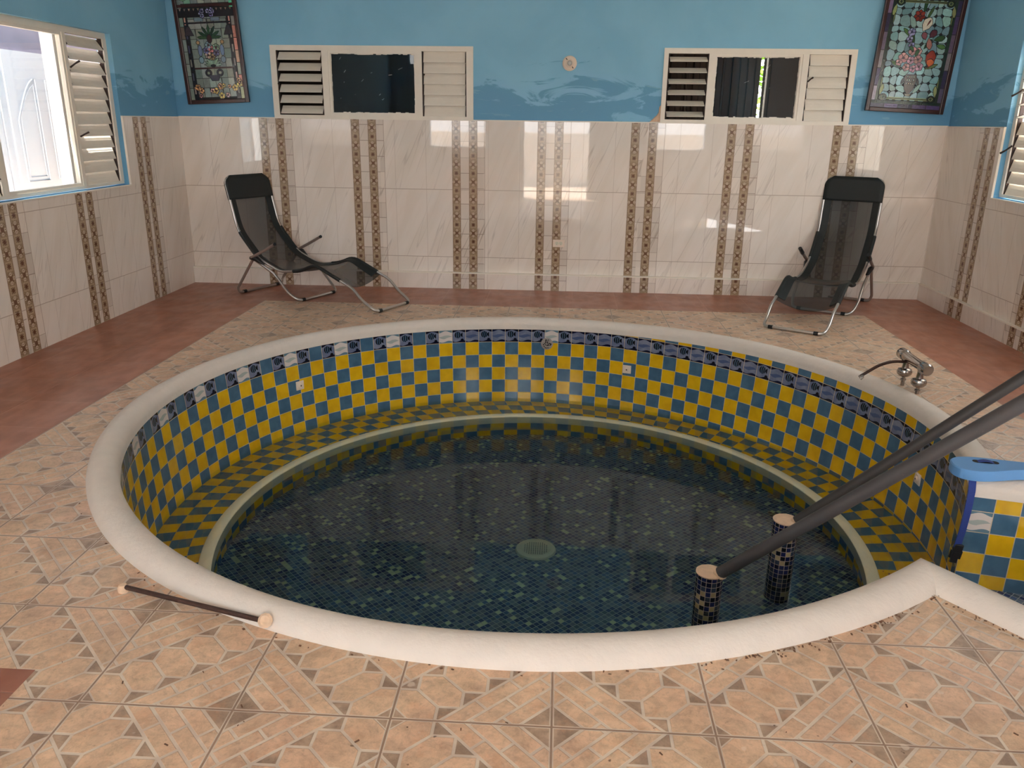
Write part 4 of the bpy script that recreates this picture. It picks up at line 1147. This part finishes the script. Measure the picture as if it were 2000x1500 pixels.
def flower(over, cx_, cy_, r, col, n, layer, cc=(120, 60, 40)):
    for k in range(n): over(petal(cx_, cy_, r, r*0.85*(6/n), 2*PI*k/n+cx_*9), col, layer+(k % 2))
    over(ell(cx_, cy_, r*.22, r*.22, 0, 8), cc, layer+2)
def draw_right(piece, over, W_, H_, fw):
    x0, x1, z0, z1 = -W_/2+fw, W_/2-fw, fw, H_-fw
    rnd = random.Random(4)
    # purple outer border broken into strips, dark green inner border
    def border(d0, d1, cols, n1, n2):
        for k in range(n1):
            a, b = x0+(x1-x0)*k/n1, x0+(x1-x0)*(k+1)/n1
            piece([(a, z0+d0), (b, z0+d0), (b, z0+d1), (a, z0+d1)], rnd.choice(cols)); piece([(a, z1-d1), (b, z1-d1), (b, z1-d0), (a, z1-d0)], rnd.choice(cols))
        for k in range(n2):
            a, b = z0+d1+(z1-z0-2*d1)*k/n2, z0+d1+(z1-z0-2*d1)*(k+1)/n2
            piece([(x0+d0, a), (x0+d1, a), (x0+d1, b), (x0+d0, b)], rnd.choice(cols)); piece([(x1-d1, a), (x1-d0, a), (x1-d0, b), (x1-d1, b)], rnd.choice(cols))
    border(0, .035, ((84, 70, 110), (60, 54, 84), (110, 96, 120), (40, 36, 56), (150, 140, 150)), 5, 6)
    border(.035, .062, ((44, 58, 46), (52, 66, 50), (38, 48, 40)), 3, 4)
    # background net of pale blue-green cells
    xa, xb, za, zb = x0+.064, x1-.064, z0+.064, z1-.064
    nx, nz = 7, 12; g = {}
    for i in range(nx+1):
        for j in range(nz+1):
            jx = 0 if i in (0, nx) else rnd.uniform(-.3, .3); jz = 0 if j in (0, nz) else rnd.uniform(-.3, .3)
            g[i, j] = (xa+(xb-xa)*(i+jx)/nx, za+(zb-za)*(j+jz)/nz)
    for i in range(nx):
        for j in range(nz):
            q = [g[i, j], g[i+1, j], g[i+1, j+1], g[i, j+1]]
            # cut corners to make the cells look like pebbles
            o_ = []
            for k in range(4):
                a, b = q[k], q[(k+1) % 4]; o_ += [(a[0]*.78+b[0]*.22, a[1]*.78+b[1]*.22), (a[0]*.22+b[0]*.78, a[1]*.22+b[1]*.78)]
            piece(o_, rnd.choice(((148, 188, 192), (138, 176, 182), (158, 192, 188), (128, 166, 172))))
    for (i, j), p in g.items():
        if 0 < i < nx and 0 < j < nz and rnd.random() < .7: over(ell(p[0], p[1], .0052, .0052, 0, 8), (140, 160, 160), 1)
    H = H_
    def zz(f): return z0+(z1-z0)*f
    # leaves
    for (cx_, f_, l, wd, a) in ((.0, .80, .15, .03, 1.5), (-.07, .62, .10, .03, 2.4), (.13, .60, .10, .05, .3), (-.10, .36, .11, .03, 2.7), (.10, .35, .12, .03, .4), (.06, .52, .10, .035, 1.0), (-.03, .55, .12, .035, 1.9), (.03, .75, .14, .025, 1.2), (.16, .56, .09, .04, -.2)):
        over(petal(cx_, zz(f_), l, wd, a), rnd.choice(((64, 96, 52), (80, 112, 60), (50, 82, 50), (120, 140, 84))), 2)
    flower(over, -.03, zz(.80), .05, (142, 52, 36), 7, 3)
    over(petal(.02, zz(.67), .125, .085, 1.15), (226, 222, 204), 6); over(petal(.045, zz(.715), .06, .012, 1.1), (130, 70, 60), 7)
    for (x, f_, r) in ((-.07, .66, .035), (-.075, .60, .03), (-.05, .55, .028)): flower(over, x, zz(f_), r, (150, 150, 190), 5, 4, (90, 80, 130))
    over(petal(.09, zz(.62), .08, .06, .9), (112, 60, 70), 5); over(petal(.06, zz(.60), .07, .05, 2.0), (150, 90, 96), 5)
    over(petal(.085, zz(.62), .10, .05, -1.3), (190, 130, 118), 6)
    over(petal(.13, zz(.36), .15, .09, 1.5), (140, 52, 34), 6); over(petal(.135, zz(.37), .07, .07, 1.45), (196, 100, 50), 7)
    for (x, f_, r) in ((-.03, .50, .038), (.02, .50, .034), (-.10, .44, .045), (-.03, .42, .036), (.03, .43, .040), (-.13, .40, .03), (.05, .37, .038), (-.06, .36, .034), (0.0, .35, .032)):
        flower(over, x, zz(f_), r, rnd.choice(((214, 160, 160), (226, 178, 172), (200, 150, 170), (222, 190, 180))), 5, 5, (100, 60, 70))
    over(petal(-.02, zz(.50), .06, .03, 2.4), (70, 110, 60), 8); over(petal(.0, zz(.45), .07, .03, 1.3), (60, 100, 60), 8)
    # vase
    over([(-.045, zz(.30)), (.045, zz(.30)), (.055, zz(.27)), (.04, zz(.17)), (.012, zz(.13)), (-.012, zz(.13)), (-.04, zz(.17)), (-.055, zz(.27))], (96, 84, 70), 6)
    for k in range(4):
        for j in range(3): over(ell(-.027+k*.018, zz(.28-j*.03), .008, .009, 0, 8), rnd.choice(((200, 180, 150), (150, 140, 120), (180, 190, 170))), 7)
    for s in (-1, 1): over(ell(s*.065, zz(.24), .012, .030, s*.3, 12), (60, 56, 50), 5)
    over([(-.03, zz(.13)), (.03, zz(.13)), (.02, zz(.11)), (-.02, zz(.11))], (150, 140, 120), 7)
    # scroll bands top and bottom
    for zc, s in ((zz(.085), 1), (zz(.915), -1)):
        over([(xa, zc-.010), (xb, zc-.010), (xb, zc+.010), (xa, zc+.010)], (136, 146, 96), 6)
        over([(xa+.05, zc-.004), (xb-.05, zc-.004), (xb-.05, zc+.004), (xa+.05, zc+.004)], (60, 66, 48), 7)
        for t in (-1, 1):
            over(ell(t*(xb-.035), zc+s*.006, .034, .030, 0, 16), (52, 60, 44), 7); over(ell(t*(xb-.035), zc+s*.006, .022, .019, 0, 14), (130, 142, 96), 8); over(ell(t*(xb-.035), zc+s*.006, .010, .010, 0, 6), (70, 84, 60), 9)
            over(petal(t*(xb-.002), zc+s*.02, .10, .035, s*(PI/2)+t*.15), (148, 156, 104), 8)
            over(petal(t*(xb+.0), zc+s*.06, .12, .015, s*(PI/2)), (120, 130, 88), 7)
def draw_left(piece, over, W_, H_, fw):
    x0, x1, z0, z1 = -W_/2+fw, W_/2-fw, fw, H_-fw
    rnd = random.Random(8)
    gl = ((150, 160, 150), (140, 152, 146), (160, 166, 154), (132, 146, 140))
    nz = 11
    for k in range(nz):      # side columns of rectangles
        a, b = z0+(z1-z0)*k/nz, z0+(z1-z0)*(k+1)/nz
        piece([(x0, a), (x0+.035, a), (x0+.035, b), (x0, b)], rnd.choice(gl+((130, 110, 96),)))
        piece([(x1-.035, a), (x1, a), (x1, b), (x1-.035, b)], rnd.choice(((236, 190, 160), (222, 150, 130), (196, 206, 160), (110, 210, 170), (236, 214, 190), (150, 150, 140))))
    for s in (-1, 1):       # dark columns
        over([(s*(x1-.040), z0), (s*(x1-.075), z0), (s*(x1-.075), z0+.78), (s*(x1-.040), z0+.78)], (42, 30, 32), 2)
        for k in range(6): over([(s*(x1-.045), z0+.05+k*.12), (s*(x1-.060), z0+.05+k*.12), (s*(x1-.060), z0+.12+k*.12), (s*(x1-.045), z0+.12+k*.12)], rnd.choice(((86, 84, 110), (150, 140, 130), (206, 160, 150))), 3)
        over([(s*(x1-.03), z0+.56), (s*(x1-.12), z0+.56), (s*(x1-.085), z0+.64), (s*(x1-.06), z0+.64)], (58, 50, 56), 4)
    xa, xb = x0+.078, x1-.078
    for j in range(9):      # pale field
        for i in range(6):
            a, b = xa+(xb-xa)*i/6, xa+(xb-xa)*(i+1)/6; c, d = z0+.02+j*.085, z0+.02+(j+1)*.085
            piece([(a, c), (b, c), (b+rnd.uniform(-.01, .01), d), (a, d)], rnd.choice(gl))
    # lower flowers
    for k in range(16):
        flower(over, rnd.uniform(xa, xb+.07), z0+rnd.uniform(.02, .17), rnd.uniform(.018, .032), rnd.choice(((214, 158, 150), (226, 190, 176), (222, 170, 120), (196, 160, 160), (226, 200, 120))), 5, 4, (130, 60, 60))
    # scroll bracket
    over(ell(-.055, z0+.235, .032, .032, 0, 14), (52, 48, 60), 6); over(ell(.055, z0+.235, .032, .032, 0, 14), (52, 48, 60), 6)
    over(ell(-.055, z0+.235, .016, .016, 0, 10), (150, 156, 146), 7); over(ell(.055, z0+.235, .016, .016, 0, 10), (150, 156, 146), 7)
    over([(-.06, z0+.215), (.06, z0+.215), (.03, z0+.165), (-.03, z0+.165)], (74, 72, 96), 6)
    over([(xa, z0+.27), (xb, z0+.27), (xb, z0+.285), (xa, z0+.285)], (60, 34, 32), 6)
    # fan
    for k in range(9):
        a = PI*(k+.5)/9; over(petal(.0, z0+.295, .085, .022, a), (132, 158, 142), 5)
    over(ell(0, z0+.297, .025, .012, 0, 10), (40, 30, 30), 7)
    # bouquet
    for (x, z, c_) in ((.0, .44, (206, 130, 130)), (-.045, .43, (120, 118, 160)), (.045, .41, (124, 116, 150)), (-.035, .39, (196, 176, 160)), (.0, .375, (150, 130, 100)), (.05, .455, (150, 176, 150)), (-.02, .475, (150, 170, 180))):
        flower(over, x, z0+z, .034, c_, 6, 6, (110, 40, 60))
    for s in (-1, 1):
        over(ell(s*.105, z0+.43, .020, .050, 0, 12), (110, 130, 160), 5); over(ell(s*.105, z0+.35, .024, .03, 0, 12), (130, 150, 170), 5)
    # palm
    for k in range(7):
        a = PI*(k)/6; over(petal(0, z0+.535, .115, .026, a+(.1 if k == 0 else -.1 if k == 6 else 0)), rnd.choice(((44, 74, 48), (36, 60, 42), (58, 90, 56))), 6)
    over(ell(0, z0+.53, .025, .04, 0, 10), (60, 26, 26), 8)
    for s in (-1, 1): over(ell(s*.115, z0+.50, .018, .018, 0, 10), (180, 150, 110), 6)
    # cornice with dentils and flowers
    over([(xa-.04, z0+.66), (xb+.04, z0+.66), (xb+.04, z0+.675), (xa-.04, z0+.675)], (40, 24, 24), 6)
    for s in (-1, 1): over([(s*.035, z0+.68), (s*.12, z0+.68), (s*.12, z0+.71), (s*.035, z0+.71)], (130, 150, 168), 5)
    over([(x0, z0+.715), (x1, z0+.715), (x1, z0+.79), (x0, z0+.79)], (40, 26, 26), 5)
    for k in range(12): over([(x0+.01+k*.043, z0+.79), (x0+.035+k*.043, z0+.79), (x0+.0225+k*.043, z0+.765)], (150, 130, 116), 6)
    for k in range(11): flower(over, rnd.uniform(-.075, .075), z0+rnd.uniform(.71, .775), .022, rnd.choice(((150, 150, 196), (170, 170, 206), (110, 100, 160))), 5, 7, (60, 50, 100))
    over([(x0, z0+.80), (x1, z0+.80), (x1, z0+.825), (x0, z0+.825)], (74, 38, 34), 8)
    # upper section
    for j in range(5):
        for i in range(8):
            a, b = x0+(x1-x0)*i/8, x0+(x1-x0)*(i+1)/8; c, d = z0+.83+j*.07, z0+.83+(j+1)*.07
            piece([(a, c), (b, c), (b, min(d, z1)), (a, min(d, z1))], rnd.choice(gl+((120, 160, 130),)))
    for s in (-1, 1):
        for k in range(5): over(petal(s*.20, z0+.85, .10, .02, PI/2+s*(-.9+.45*k)), (126, 168, 130), 4)
        for k in range(4): over(petal(s*.10, z0+.90, .07, .016, PI/2+s*(-.8+.5*k)), (140, 160, 160), 5)
    over(ell(0, z0+.90, .065, .045, 0, 16), (40, 28, 32), 6); over(ell(-.025, z0+.91, .015, .012, 0, 10), (150, 140, 150), 7); over(ell(.03, z0+.90, .015, .012, 0, 10), (150, 140, 150), 7)
panel('stained_glass_panel', -3.272, 1.725, 0.595, 1.24, math.radians(-2.6), 0.03, 'narrow stained glass panel with columns and palm design hanging near the left corner', draw_left)
panel('stained_glass_panel', 3.078, 1.715, 0.695, 1.03, math.radians(2.4), 0.03, 'stained glass panel with a vase of pink flowers hanging near the right corner', draw_right)
